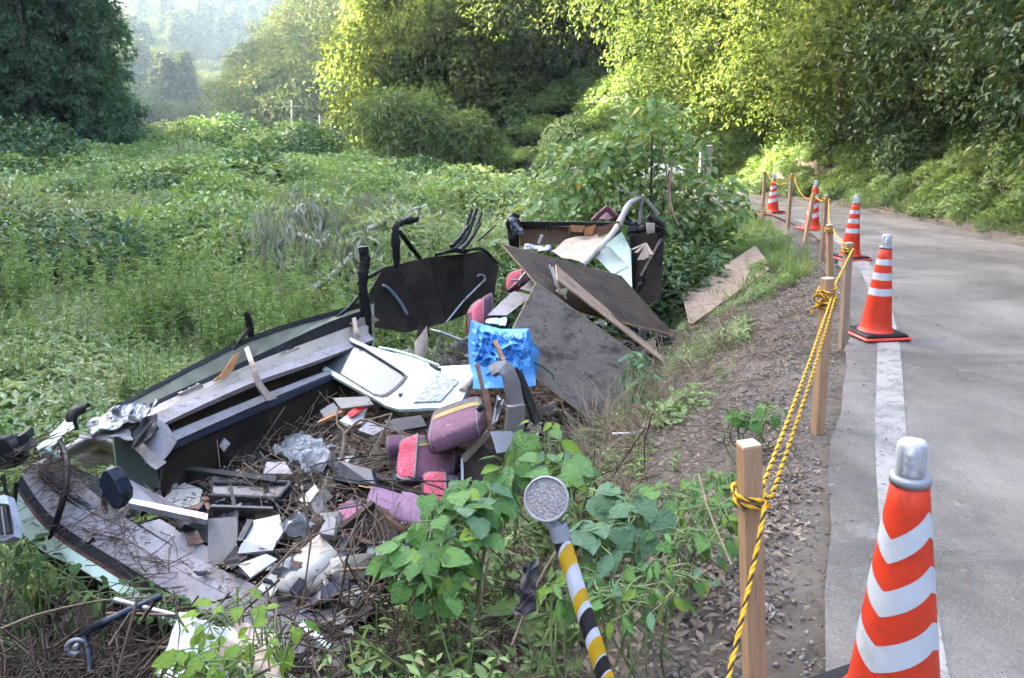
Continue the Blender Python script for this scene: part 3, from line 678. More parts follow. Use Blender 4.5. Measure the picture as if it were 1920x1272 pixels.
# near field
def F(name,me,n,y0,y1,a,b,label,cat,p=None,smin=3.6,ypow=1.,x0=-40,x1=8,**k):
    t=(lambda x,y: infield(x,y,smin)) if p is None else (lambda x,y: infield(x,y,smin)&patch(x,y,*p))
    P=pts_region(n,x0,x1,y0,y1,t,ypow); return scatter(name,me,P,sc(len(P),a,b),label,cat,**k)
F('low_weeds',PW['mugwort'],1500,3.2,18,.6,1.15,'low bright green weeds beyond the wreck','weeds',x0=-16)
F('creeping_weeds',PW['mound'],900,3.2,22,.5,1.1,'broad leaved creeping weeds covering the field','weeds',x0=-18)
F('pale_weeds',PW['palemound'],900,5,34,.6,1.3,'pale green fine leaved weeds in the field','weeds',(.5,.3,.1),x0=-26)
F('tall_weeds',PW['goldenrod'],800,8,40,.8,1.5,'tall upright weeds with narrow leaves in the field','weeds',(.9,1.,.55),x0=-28)
F('slender_weeds',PW['pale'],1300,6,42,.6,1.3,'slender pale stemmed weeds across the field','weeds',(.7,2.,.2),x0=-30)
F('dark_shrubs',PW['darkmound'],420,10,45,.8,1.4,'dark green low scrub in patches of the field','scrub',(.3,3.,.35),x0=-32)
F('field_grass',PW['grass'],1200,4,34,.6,1.2,'long arching grass in the field','grass',(.6,1.6,-.3),x0=-24)
F('far_scrub',PW['bigmound'],1000,22,95,.6,1.35,'green scrub covering the far part of the valley floor','scrub',x0=-75,x1=8)
F('far_pale_scrub',PW['bigpale'],700,30,110,.6,1.25,'pale tall grass and scrub on the far valley floor','scrub',(.12,.5,-.1),x0=-80)
F('rounded_thickets',PW['bigmound'],130,13,46,.5,1.2,'rounded leafy thickets standing up from the field','scrub',(.6,.8,.0),x0=-30,zs=1.3)
F('pale_thickets',PW['bigpale'],150,12,44,.5,1.05,'pale feathery thickets standing up from the field','scrub',(.7,2.6,.0),x0=-30,zs=1.5)
F('dark_thickets',PW['bigdark'],170,12,46,.35,1.1,'dark rounded thickets in the field','scrub',(.4,4.1,.3),x0=-30,zs=1.2)
F('tall_stalks',PW['goldenrod'],110,6.3,15,.9,1.45,'tall single weed stalks rising above the near field','weeds',x0=-13)
F('long_grass',PW['grass'],240,7,16,.8,1.3,'tufts of long pale grass in the near field','grass',(.8,.5,.2),x0=-13)
# right bank cover
def bankt(d0,d1):
    def t(x,y):
        ok=(y>3)&(x<30); d=np.full(len(x),-1.); d[ok]=dR(x[ok],y[ok]); return ok&(d>d0)&(d<d1)
    return t
P=pts_region(900,3,22,6,32,bankt(.35,4)); scatter('bank_weeds',PW['mound'],P,sc(len(P),.3,.75),'leafy weeds on the bank right of the road','weeds',tilt=.35)
P=pts_region(900,3,22,6,32,bankt(.2,3)); scatter('bank_herbs',PW['mugwort'],P,sc(len(P),.3,.65),'small herbs along the foot of the right bank','weeds',tilt=.4)
P=pts_region(500,3,26,6,34,bankt(1.6,8)); scatter('bank_scrub',PW['darkmound'],P,sc(len(P),.6,1.3),'dark evergreen scrub on the right bank','scrub',tilt=.4)
P=pts_region(500,3,22,6,32,bankt(.0,2.6)); scatter('bank_litter',PW['litter'],P,sc(len(P),.8,1.6),'dead leaves fallen along the right bank foot','leaf litter',tilt=.2)
P=pts_region(420,-12,16,28,60,bankt(.3,9)); scatter('far_bank_scrub',PW['bigmound'],P,sc(len(P),.5,1.0),'scrub below the sunlit trees','scrub',tilt=.3)
# ---- trees
def tree(name,label,cat,pr,loc,rz,s,group,sz=None):
    T=thing(name,label,cat,loc,group)
    for nm,me in (('crown',pr[0]),('trunk',pr[1])):
        o=link(bpy.data.objects.new(nm,me)); o.parent=T
    T.rotation_euler=(0,0,rz); T.scale=(s,s,s*(sz or 1)); return T
ORD=['first','second','third','fourth','fifth','sixth','seventh','eighth','ninth','tenth','eleventh','twelfth','thirteenth','fourteenth','fifteenth','sixteenth','seventeenth','eighteenth','nineteenth','twentieth','twenty-first','twenty-second','twenty-third','twenty-fourth','twenty-fifth','twenty-sixth','twenty-seventh','twenty-eighth']
# sunlit trees behind the bend
for q_,(px,Y,s) in enumerate([(795,47,1.0),(815,51,1.1),(835,46,.8),(870,49,1.1),(905,44,.85),(960,47,1.05),(1015,43,.85),(1070,46,1.05),(1130,42,.9),(1190,44,1.0),(1250,38,.95),(1300,41,1.1),
               (830,60,1.25),(860,62,1.3),(905,58,1.3),(960,56,1.3),(1040,55,1.3),(1120,53,1.3),(1200,51,1.3),(1290,48,1.3),(860,72,1.4),(930,70,1.5),(1030,66,1.5),(1150,64,1.5),(1270,60,1.5)]):
    x=(px-960)/FPX*Y*1.035; i=random.randrange(3)
    tree('broadleaf_tree',(ORD[q_]+' sunlit tree from the left in the front row of the wood behind the bend' if q_<12 else ORD[q_-12]+' sunlit tree from the left in the second row of the wood' if q_<20 else ORD[q_-20]+' sunlit tree from the left in the back row high on the hill'),'tree',P_TREE[i],gp(x,Y,-.3),random.random()*6.28,s,'sunlit trees behind the road bend',1.1)
# bank trees right of the road; sunlight on some is put into lighter leaves
k=0; _c=[0,0]
def cnt(l): _c[l]+=1; return _c[l]-1
for y0,dd,s in [(6.5,2.8,.95),(8,4.6,1.1),(9.5,2.4,.85),(11,3.9,1.1),(12.5,2.2,.85),(14,3.6,1.05),(15.5,2.1,.8),(17,3.4,1.0),(19,2.3,.85),(21,3.2,1.05),(23,2.2,.9),(25,3,1.0),(27.5,2.3,.95),(30,3,1.1),
                (8.5,7.5,1.3),(11.5,7,1.3),(14.5,6.6,1.3),(17.5,6.5,1.3),(20.5,6,1.3),(24,6.3,1.3),(28,6.2,1.3),(9,11,1.6),(13,10.8,1.6),(17,10.5,1.6),(21,10,1.6),(26,10,1.6),(31,9.5,1.5),(33,4.5,1.2)]:
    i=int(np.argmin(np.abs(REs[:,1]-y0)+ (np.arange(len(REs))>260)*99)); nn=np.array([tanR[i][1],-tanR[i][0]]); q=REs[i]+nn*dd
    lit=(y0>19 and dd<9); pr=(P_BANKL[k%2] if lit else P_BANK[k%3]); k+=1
    tree('bank_tree',ORD[cnt(lit)]+(' leafy tree coloured sunlit yellow green from the camera on the right bank' if lit else ' dark glossy evergreen tree from the camera on the right bank'),'tree',pr,gp(q[0],q[1],-.4),math.atan2(nn[1],nn[0])+random.uniform(-.6,.6),s,'lighter trees on the right bank' if lit else 'dark trees on the right bank')
# cedars on the left
for j,(px,Y,s) in enumerate([(248,44,.74),(205,41,.72),(168,44,.80),(125,40,.74),(84,43,.82),(40,40,.78),(-6,43,.82),(-60,40,.8),(228,49,.86),(185,50,.9),(140,49,.86),(95,50,.9),(48,49,.88),(0,48,.86),(-25,31,.60)]):
    x=(px-960)/FPX*Y*1.03
    tree('cedar_tree','dark green cedar nearest on the left, cut by the frame' if j==14 else (ORD[j]+' cedar from the right in the plantation front left of the field' if j<8 else ORD[j-8]+' cedar from the right in the row behind the plantation front'),'cedar tree',P_CED[j%2],gp(x,Y,-.5),random.random()*6.28,s,None if j==14 else 'tall cedars left of the field')
P=pts_region(360,-95,-30,-60,44,lambda x,y:(x<-33)&((x<-.60*y-8)|(x<-46)))  # trees out of frame, packed to stop sun leaking onto the road
scatter('ridge_cedars',P_CED[0][0],P,sc(len(P),.85,1.1),'unseen cedar plantation covering the ridge left of the valley','forest',tilt=.02)
# far woods
def W(name,me,n,x0,x1,y0,y1,a,b,label,test=lambda x,y:x>-1e9):
    P=pts_region(n,x0,x1,y0,y1,test); P[:,2]-=.5; scatter(name,me,P,sc(len(P),a,b),label,'forest',tilt=.05)
W('valley_wood',P_FARB[0][0],380,-135,-45,145,215,.45,.8,'bluish wood at the far end of the field')
W('spur_wood',P_FARB[1][0],330,-44,30,86,170,.6,1.05,'sunlit wood on the spur behind the bend',lambda x,y:x>-.335*y)
W('shade_hill_wood',P_FARB[1][0],260,-260,-70,105,235,.7,1.2,'unseen wood on the added hill behind the cedars',lambda x,y:(x<-.5*y-14)&(x>-.5*y-130))  # hidden trees on the hill added to shade the valley wood
W('hillside_wood',P_FARB[0][0],1500,-260,120,215,470,.8,1.4,'hazy broadleaf forest on the middle hillside')
W('hillside_cedars',P_FARC,1100,-260,40,215,420,.8,1.5,'hazy cedar rows on the middle hillside',lambda x,y:patch(x,y,.03,.4,-.1))
W('mountain_forest',P_FARB[1][0],1600,-520,250,430,700,1.3,2.2,'pale hazy forest on the farthest mountain')
# bamboo mounds
def bamboo(px,py,Y,w,h,label,n):
    lum=[]; c=at(px,py,Y); zb=gz(c.x,Y)
    r_=random.Random(px)
    for i in range(16):
        a=i*2.4; q=math.sqrt((i+.5)/16); lum.append(((w*.62*q*math.cos(a),w*.4*q*math.sin(a),h*(.3+.52*math.sqrt(max(0,1-q*q)))),(w*.30,w*.28,h*.22)))
    lum+=[((w*.55*math.cos(a),w*.4*math.sin(a),h*.25),(w*.3,w*.28,h*.24)) for a in np.linspace(0,6.28,8)]
    T=thing('bamboo_clump',label,'bamboo',(c.x,Y,zb),'bamboo clumps before the sunlit trees')
    me=fmesh('crown',lump_leaves(lum,n,.34,.06,shell=.6,down=.7),LF_BAM); o=link(bpy.data.objects.new('crown',me)); o.parent=T
    mb=MB()
    for i in range(9):
        a=random.random()*6.28; mb.tube([(w*.2*math.cos(a),w*.2*math.sin(a),-.3),(w*.3*math.cos(a),w*.3*math.sin(a),h*.5),(w*.6*math.cos(a),w*.5*math.sin(a),h*.8)],.03,6)
    me=bpy.data.meshes.new('culms'); me.from_pydata([tuple(q) for q in mb.v],[],mb.f); me.materials.append(M_BARK); o=link(bpy.data.objects.new('culms',me)); o.parent=T
bamboo(748,290,36,3.1,4.4,'large rounded bamboo thicket with yellow lit top',22)
bamboo(880,290,36,1.9,3.0,'smaller rounded bamboo thicket right of the large one',24)
bamboo(800,280,38.5,2.4,4.0,'bamboo crown rising behind and between the two front thickets',20)
# ================================================================ wrecked bus
M_MINT=mat('mint_paint',(.50,.62,.50),.4,var=.08,vs=3,c2=(.30,.34,.26),c2s=5,c2r=(.56,.68),c3=(.12,.09,.06),c3s=16,c3r=(.64,.70),bump=.05,coat=.2)
M_MINTW=mat('pale_mint_paint',(.62,.72,.64),.35,var=.06,vs=2,c2=(.46,.52,.44),c2s=4,c2r=(.55,.7),c3=(.16,.13,.1),c3s=13,c3r=(.66,.72),bump=.04,coat=.2)
M_LILAC=mat('lilac_grey_plastic',(.265,.24,.25),.55,var=.15,vs=4,c2=(.19,.155,.13),c2s=4,c2r=(.46,.64),c3=(.075,.058,.045),c3s=18,c3r=(.58,.68),bump=.1)
M_BEIGE=mat('beige_plastic',(.36,.31,.25),.55,var=.12,vs=4,c2=(.27,.22,.165),c2s=5,c2r=(.52,.66),c3=(.09,.07,.05),c3s=20,c3r=(.63,.72),bump=.1)
M_CREAM=mat('cream_plastic',(.44,.40,.34),.55,var=.12,vs=4,c2=(.24,.20,.15),c2s=5,c2r=(.52,.68),c3=(.12,.1,.08),c3s=18,c3r=(.64,.72),bump=.1)
M_FAB=mat('mildewed_wall_cloth',(.24,.24,.175),.95,var=.3,vs=14,c2=(.13,.14,.08),c2s=7,c2r=(.45,.65),bump=.4,bs=90)
M_CHAR=mat('charred_metal',(.008,.0075,.007),.55,spec=.3,var=.5,vs=18,c2=(.03,.023,.018),c2s=12,c2r=(.55,.7),c3=(.16,.145,.14),c3s=26,c3r=(.66,.74),bump=.6,bs=45)
M_BURN=mat('scorched_board',(.024,.018,.014),.75,spec=.2,var=.5,vs=3,c2=(.065,.045,.03),c2s=2.5,c2r=(.46,.7),c3=(.006,.006,.006),c3s=6,c3r=(.52,.68),bump=.2,bs=30)
M_BURN2=mat('scorched_brown_board',(.026,.019,.012),.75,spec=.2,var=.4,vs=3,c2=(.012,.01,.008),c2s=3,c2r=(.48,.62),bump=.2,bs=30)
M_BRWN=mat('brown_hardboard',(.17,.095,.06),.8,var=.25,vs=6,c2=(.10,.06,.045),c2s=4,c2r=(.5,.65),bump=.2,bs=40)
M_DKBR=mat('dark_brown_board',(.03,.019,.012),.75,spec=.25,var=.3,vs=6,c2=(.06,.038,.023),c2s=5,c2r=(.55,.7),bump=.2,bs=40)
M_DARK=mat('dark_trim',(.02,.02,.023),.55,spec=.3,var=.3,vs=8,c2=(.06,.05,.042),c2s=10,c2r=(.55,.7),bump=.15)
M_NAVY=mat('navy_plastic',(.016,.022,.038),.4,spec=.35,var=.2,vs=5,c2=(.06,.052,.045),c2s=12,c2r=(.56,.7),bump=.1)
M_METAL=mat('dull_steel',(.33,.33,.34),.45,metal=.7,var=.25,vs=10,c2=(.2,.13,.09),c2s=9,c2r=(.55,.68),bump=.1)
M_RUST=mat('rusty_iron',(.14,.07,.045),.85,var=.4,vs=14,c2=(.24,.16,.12),c2s=9,c2r=(.52,.66),bump=.4)
M_GREYP=mat('grey_board',(.21,.19,.17),.75,var=.15,vs=6,c2=(.17,.12,.09),c2s=4,c2r=(.5,.66),bump=.15)
M_WHITE=mat('white_plastic',(.43,.425,.41),.5,var=.1,vs=5,c2=(.30,.265,.22),c2s=5,c2r=(.48,.66),c3=(.12,.1,.08),c3s=24,c3r=(.66,.72),bump=.06)
M_TAN=mat('dirty_tan_vinyl',(.42,.33,.25),.7,var=.15,vs=5,c2=(.26,.19,.13),c2s=5,c2r=(.5,.66),bump=.3,bs=20)
M_TEAR=mat('torn_orange_board',(.40,.19,.075),.85,var=.3,vs=8,c2=(.25,.13,.06),c2s=6,c2r=(.5,.66),bump=.3)
M_MAR=mat('maroon_vinyl',(.14,.045,.06),.6,var=.25,c2=(.07,.03,.035),c2s=6,bump=.2)
m,t,p=newmat('dusty_glass'); p.inputs['Base Color'].default_value=(.07,.08,.08,1); p.inputs['Roughness'].default_value=.03; p.inputs['Specular IOR Level'].default_value=.6; p.inputs['IOR'].default_value=1.5
dn=ramp(t,nz(t,3,6,.7),.5,.75,.02,.22); t.links.new(dn,p.inputs['Roughness']); M_GLASS=m
m,t,p=newmat('crazed_glass'); c=mixc(t,ramp(t,nz(t,30,6,.8),.42,.6),(.16,.18,.18),(.5,.53,.55)); t.links.new(c,p.inputs['Base Color']); p.inputs['Roughness'].default_value=.25
vo=N(t,'TexVoronoi',feature='DISTANCE_TO_EDGE'); vo.inputs['Scale'].default_value=38; b=N(t,'Bump'); b.inputs['Strength'].default_value=.9; b.inputs['Distance'].default_value=.01; t.links.new(vo.outputs[0],b.inputs['Height']); t.links.new(b.outputs[0],p.inputs['Normal']); M_CRAZE=m
# -- the body
BUS=thing('wrecked_bus','roofless burnt out mint green minibus lying in the ditch','bus',B(3.2,1,-1.25))
def wl(pts,v): return catm([atv(x,y,v) for x,y in pts],4)
L0=wl([(205,768),(245,748),(472,631),(635,581),(700,560)],0.)
L1=wl([(205,776),(245,756),(472,640),(635,590),(700,569)],.02)
L2=wl([(215,800),(293,752),(472,671),(614,606),(690,580)],.07)
L3=wl([(225,806),(291,763),(480,680),(571,645),(690,601)],.09)
L4=wl([(235,812),(280,783),(398,739),(534,686),(690,628)],.17)
L5=wl([(262,826),(312,795),(472,723),(585,683),(700,640)],.25)
L6=wl([(280,840),(328,811),(494,744),(614,699),(715,662)],.25)
L7=wl([(290,852),(340,825),(507,752),(619,706),(720,668)],.30)
L8=wl([(293,862),(344,834),(507,763),(619,714),(722,676)],.31)
L9=wl([(300,900),(347,885),(507,812),(627,755),(735,705)],.33)
def strip(name,A,Bp,th,mt,parent=BUS): mb=MB(); mb.strip(A,Bp,th); return mb.build(name,mt,parent)
strip('window_seal',L0,L1,.03,M_BLK); strip('wall_cloth',L1,L2,.012,M_FAB)
strip('wall_gap_shade',L2,L3,.012,M_DARK)  # dark strip stands for the shade in the open wall gap
n=len(L3)
seams=[(0,4),(4,8),(8,11),(11,n-1)]
for a,b_ in seams: strip('duct_panel',[p.lerp(L3[min(a+1,n-1)],.02) if k==0 else p for k,p in enumerate(L3[a:b_+1])],[p.lerp(L4[min(a+1,n-1)],.02) if k==0 else p for k,p in enumerate(L4[a:b_+1])],.014,M_BEIGE)
strip('upper_rail',L4,L5,.035,M_LILAC); 
L5b=[p+BV*-.07 for p in L5]; L6b=[p+BV*-.07 for p in L6]
strip('rail_recess',L5b,L6b,.012,M_DKBR)
strip('lower_rail',L6,L7,.045,M_LILAC); strip('rail_trim',L7,L8,.05,M_NAVY); strip('lower_wall',L8,L9,.015,M_BURN2)
L10=[V((p.x,p.y,-1.05))+BV*.05 for p in L9]; strip('lower_wall_foot',L9,L10,.015,M_BURN)
Lo=[p+V((0,0,-.75))-BV*.03 for p in L0]; strip('outer_skin',L0,Lo,.012,M_MINT)
# vents on the duct
def vent(cx,cy):
    q=lambda x,y:atv(x,y,.105)
    c=[(cx-26,cy+2),(cx+12,cy-17),(cx+27,cy-5),(cx-12,cy+15)]
    P=[q(*p)+V((0,0,.012)) for p in c]; mb=MB(); mb.prism(P,.022); vp=mb.build('air_vent',M_BEIGE,BUS)
    for f0,f1 in ((.12,.42),(.5,.8)):
        A=P[0].lerp(P[1],f0);Bq=P[0].lerp(P[1],f1);D=P[3].lerp(P[2],f0);E=P[3].lerp(P[2],f1); up=V((0,0,.016))
        mb=MB(); mb.prism([A.lerp(D,.12)+up,Bq.lerp(E,.12)+up,Bq.lerp(E,.55)+up,A.lerp(D,.55)+up],.004); mb.build('grille',M_BLK,vp)
    mb=MB()
    for f in (.2,.4,.6,.75):
        A=P[0].lerp(P[1],f);D=P[3].lerp(P[2],f); mb.box(A.lerp(D,.8)+V((0,0,.014)),(.018,.018,.012))
        o=mb.build('vent_button',M_DARK,vp); mb=MB()
vent(361,739); vent(545,670); vent(682,608)
# rack end cap, flap and torn trims
mb=MB(); mb.strip(catm([atv(262,815,.18),atv(290,790,.22),atv(312,800,.27)],4),catm([atv(275,872,.3),atv(305,866,.36),atv(330,830,.34)],4),.05); mb.build('rack_end_cap',M_LILAC,BUS)
mb=MB(); mb.strip(catm([atv(458,655,.1),atv(470,690,.3),atv(482,725,.36),atv(500,752,.4)],4),catm([atv(466,650,.1),atv(478,684,.3),atv(492,720,.36),atv(518,748,.4)],4),.012); mb.build('torn_trim',M_TAN,BUS)
mb=MB(); mb.strip(catm([atv(448,661,.06),atv(432,700,.12),atv(400,716,.16)],5),catm([atv(440,664,.06),atv(415,700,.12),atv(403,711,.16)],5),.012); mb.build('torn_trim',M_TEAR,BUS)
mb=MB(); mb.strip(catm([atv(660,598,.1),atv(664,622,.24),atv(668,634,.26)],4),catm([atv(667,596,.1),atv(671,622,.24),atv(676,634,.26)],4),.012); mb.build('torn_trim',M_TAN,BUS)
mb=MB(); mb.tube([atv(500,752,.4),atv(507,790,.42),atv(518,815,.5)],.004,5); mb.build('dangling_wire',M_BLK,BUS)
def charpost(name,pts,r,v,seed=0,mt=M_CHAR,parent=BUS,n=8):
    P=catm([atv(x,y,v) if not isinstance(x,V) else x for x,y in pts],5); k=len(P); mb=MB()
    rr=[r*(.75+.6*abs(mnoise.noise(V((i*.9,seed,1))))) for i in range(k)]; mb.tube(P,rr,n,sm=False)
    for i in range(0,k,2):
        q=P[i]+V((mnoise.noise(V((i,seed,2))),mnoise.noise(V((i,seed,5))),mnoise.noise(V((i,seed,8)))))*r*1.2; mb.box(q,(r*1.3,r*1.0,r*1.5),Matrix.Rotation(i*.7,3,'Y'))
    return mb.build(name,mt,parent)
charpost('window_pillar',[(472,637),(468,612),(464,590)],.028,.0,1); charpost('window_brace',[(466,618),(452,635),(438,655)],.016,.02,2)
charpost('window_pillar',[(690,640),(686,590),(680,530),(684,490),(682,470)],.05,.1,3); charpost('window_brace',[(680,548),(650,580),(612,610)],.016,.04,4)
charpost('window_brace',[(688,575),(660,594),(630,612)],.012,.03,14,M_METAL)
charpost('roof_pillar',[(744,498),(742,460),(742,428),(755,416),(779,412)],.038,.12,5); charpost('roof_brace',[(750,436),(768,460),(787,484)],.026,.12,6)
for k,(a,b_,c_) in enumerate([((847,466),(868,440),(884,396)),((852,468),(876,442),(893,394)),((858,468),(884,446),(902,402)),((846,462),(864,444),(878,424)),((862,470),(880,452),(900,420))]):
    charpost('burnt_roof_strip',[a,b_,c_],.022,.2+.03*k,20+k)
charpost('burnt_strip',[(896,452),(912,438),(928,424)],.013,.25,9); charpost('burnt_strip',[(818,478),(850,470),(872,474)],.022,.22,10); charpost('burnt_strip',[(872,470),(905,468),(932,494)],.02,.25,11)
charpost('burnt_strip',[(690,520),(705,512),(718,506)],.02,.12,12)
# scorched partition across the wreck
pa=at(700,600,7.05); pb=at(925,560,8.05); pc=at(805,480,7.65); pn=(pb-pa).cross(pc-pa).normalized()
PB=lambda L:[atp(x,y,pa,pn) for x,y in L]
for nm,poly,mt in (('scorched_partition',[(719,502),(803,483),(836,605),(761,624),(700,614),(688,556)],M_BURN),('scorched_partition',[(804.5,483),(866,477),(868,592),(837.5,605)],M_BURN2),('scorched_partition',[(867.5,477),(905,471),(934,500),(924,562),(895,580),(869.5,591)],M_BURN)):
    mb=MB(); mb.prism(PB(poly),.02); mb.build(nm,mt,BUS)
mb=MB(); q=PB([(836,606),(868,566),(910,524),(908,517),(899,515),(895,519)]); mb.tube([p-pn*.0+ (O-p).normalized()*.06 for p in q],.011,7); mb.build('bent_rod',M_METAL,BUS)
mb=MB(); q=PB([(718,535),(728,541),(742,556),(755,574),(763,590)]); mb.tube([p+(O-p).normalized()*.05 for p in catm(q,3)],.016,8); mb.build('hose',mat('grey_hose',(.16,.19,.21),.5,bump=.1),BUS)
# seat frame bars
for k,(a,b_) in enumerate([((807,619),(828,624)),((828,624),(866,639)),((866,639),(882,631)),((828,624),(812,684)),((862,634),(847,686)),((836,682),(832,664))]):
    mb=MB(); mb.bar(at(*a,6.5-.003*k),at(*b_,6.45+.01*k),.02 if k!=5 else .01,.02 if k!=5 else .01,bev=.003); mb.build('seat_frame_bar',M_METAL,BUS)
mb=MB(); mb.crumple([at(800,612,6.4),at(803,660,6.35),at(778,690,6.2),at(776,640,6.35)],6,10,.03,seed=4); mb.build('torn_upholstery',M_TAN,BUS)
mb=MB(); mb.crumple([at(786,612,6.42),at(802,612,6.42),at(806,632,6.4),at(778,640,6.36)],6,4,.03,seed=5); mb.build('torn_upholstery',M_DKBR,BUS)
mb=MB(); mb.prism([at(690,680,6.35),at(768,655,6.6),at(772,700,6.3),at(730,705,6.2)],.02); mb.build('floor_panel',M_GREYP,BUS)
# floor of the bus and its hidden right side
fl=[]
for j in range(15):
    for i in range(41):
        u=-.05+6.6*i/40; v=.2+1.85*j/14; fl.append(B(u,v,-.97+.05*mnoise.noise(V((u*2,v*2,3)))+.14*mnoise.noise(V((u*.9,v*.9,1)))+.1*(u>4)))
mb=MB(); mb.add(fl,[(j*41+i,j*41+i+1,(j+1)*41+i+1,(j+1)*41+i) for j in range(14) for i in range(40)],True); mb.build('floor',M_BURN2,BUS)
mb=MB(); mb.strip([B(u,2.02,-.86+.06*math.sin(u*3)) for u in np.linspace(.1,6.4,12)],[B(u,2.05,-1.25) for u in np.linspace(.1,6.4,12)],.015); mb.build('side_skin',M_MINT,BUS)
# -- the front
Oe=[(40,893),(80,950),(130,995),(205,1042),(330,1118),(440,1178),(560,1236),(640,1270)]; Ie=[(112,868),(150,905),(205,950),(260,990),(350,1040),(470,1096),(580,1150),(660,1200)]
Ao=catm([atu(x,y,-.06) for x,y in Oe],4); Ai=catm([atu(x,y,.15) for x,y in Ie],4); mid=[a.lerp(b_,.45)+V((0,0,.03)) for a,b_ in zip(Ao,Ai)]
strip('dashboard_top',mid,Ai,.015,M_LILAC); strip('dashboard_front',Ao,mid,.015,M_LILAC)
As=[p+V((0,0,-.035))-BU*.03 for p in Ao]; strip('seal_strip',Ao,As,.012,M_BLK)
As2=[p+V((0,0,-.06))-BU*.035 for p in Ao]; strip('rust_edge',As,As2,.008,M_RUST)
Ag=[p+V((0,0,-.10-.14*min(1,max(0,(10-i)/10))))-BU*.07 for i,p in enumerate(Ao)]; strip('front_skin',As2,Ag,.012,M_MINT)
Ah=[p+V((0,0,-.3))+BU*.15 for p in Ag]; strip('front_lower_skin',Ag,Ah,.012,M_BURN)
mb=MB(); q=[atu(81,884,.03),atu(130,926,.05),atu(190,972,.08)]; mb.bar(q[0],q[1],.03,.025); mb.bar(q[1],q[2],.03,.025); mb.build('windscreen_frame',M_NAVY,BUS)
mb=MB(); mb.prism([atu(86,880,.05),atu(190,968,.1),atu(204,950,.3),atu(196,902,.42),atu(120,868,.35)],.006); mb.build('windscreen_glass',M_GLASS,BUS)
mb=MB(); mb.prism([atu(74,842,.1),atu(84,836,.1),atu(113,860,.14),atu(103,866,.14)],.02); mb.build('mint_trim',M_MINT,BUS)
mb=MB(); mb.strip(catm([atu(60,876,.05),atu(90,858,.2),atu(130,838,.35),atu(172,820,.5),atu(235,838,.65)],4),catm([atu(70,886,.1),atu(105,868,.3),atu(150,848,.5),atu(190,848,.7),atu(240,874,.8)],4),.03,True); mb.build('dashboard_cover',M_CREAM,BUS)
mb=MB(); mb.strip(catm([atu(125,852,.5),atu(165,842,.6),atu(205,846,.7),atu(243,858,.8)],4),catm([atu(165,875,.6),atu(190,870,.65),atu(215,872,.7),atu(235,888,.8)],4),.02,True); mb.build('dashboard_lower',M_BEIGE,BUS)
# mirrors
def mirror(outline,u,arm,parent=BUS,mt=M_NAVY,th=.07):
    P=[atu(x,y,u) for x,y in outline]; c=sum(P,V())/len(P); n=(P[2]-P[0]).cross(P[4]-P[0]).normalized()
    if n.dot(O-c)<0: n=-n
    mb=MB(); k=len(P); rings=[[p for p in P],[c+(p-c)*1.0-n*th*.5 for p in P],[c+(p-c)*.86-n*th for p in P]]
    front=[c+(p-c)*.93+n*.012 for p in P]
    rings=[front]+rings; vs=[p for r in rings for p in r]; fs=[tuple(range(k))]+[(i*k+j,i*k+(j+1)%k,(i+1)*k+(j+1)%k,(i+1)*k+j) for i in range(3) for j in range(k)]+[tuple(range(4*k-1,3*k-1,-1))]
    mb.add(vs,fs); o=mb.build('mirror',mt,parent)
    mb=MB(); mb.tube(catm([atu(x,y,uu) for x,y,uu in arm],4),.014,8); mb.build('mirror_arm',M_BLK,o); return o
mirror([(198,879),(206,881),(219,900),(231,926),(231,944),(225,954),(216,955),(205,938),(188,909),(190,893)],.14,[(206,916,.18),(195,928,.16),(198,965,.1),(203,998,.06)])
mirror([(-20,822),(12,820),(26,838),(34,862),(30,876),(0,882),(-25,878)],-.02,[(14,822,.0),(30,818,.05),(48,812,.1)],mt=M_BLK)
mb=MB(); mb.bar(atu(16,832,.02),atu(62,812,.12),.035,.03,bev=.006); mb.bar(atu(36,826,.0),atu(60,808,.1),.02,.05); mb.build('mirror_bracket',M_DARK,BUS)
for pts,r in (([(47,882,.0),(62,930,-.05),(76,980,-.08),(92,1012,-.1)],.011),([(110,824,.2),(124,860,.1),(124,905,.0),(116,945,-.06),(95,1010,-.1)],.016),([(72,880,.0),(80,898,.0),(110,925,.02),(165,965,.04)],.007),([(6,890,-.1),(12,925,-.12),(26,945,-.12),(30,905,-.1)],.009),([(175,1010,-.05),(140,1050,-.1),(120,1070,-.12)],.009)):
    mb=MB(); mb.tube(catm([atu(*q) for q in pts],5),r,6); mb.build('bent_bar',M_CHAR,BUS)
# crumpled remains on the front left corner
M_FOIL2=mat('sooty_foil',(.30,.30,.33),.3,metal=.6,var=.5,vs=14,c2=(.03,.03,.035),c2s=9,c2r=(.48,.58),bump=.6,bs=30)
for k,(c4,mt,am) in enumerate([([atv(162,790,.05),atv(270,745,.0),atv(290,790,.2),atv(170,815,.25)],M_FOIL2,.04),([atv(235,770,.05),atv(292,742,.0),atv(296,775,.14),atv(240,805,.16)],M_FOIL2,.05),([atv(246,800,.2),atv(292,782,.22),atv(299,806,.3),atv(248,842,.34)],M_CHAR,.05),([atv(245,838,.3),atv(262,828,.3),atv(310,868,.42),atv(292,882,.45)],M_GREYP,.02),([atv(150,812,.12),atv(240,806,.2),atv(250,826,.3),atv(150,818,.2)],M_LILAC,.03),([atv(68,838,.0),atv(134,782,.0),atv(140,800,.1),atv(75,856,.08)],M_MINTW,.02),([atv(20,835,.0),atv(56,816,.0),atv(70,838,.1),atv(30,850,.08)],M_CHAR,.03)]):
    mb=MB(); mb.crumple(c4,14,9,am,seed=k+30,sc=7); mb.build('crumpled_sheet',mt,BUS)
mb=MB(); mb.tube(catm([atv(138,808,.05),atv(134,785,.03),atv(142,772,.02),atv(156,766,.0),atv(166,757,.0)],4),[.028]*4+[.03]*8+[.012]*5,8); mb.build('bent_trim',M_CHAR,BUS)
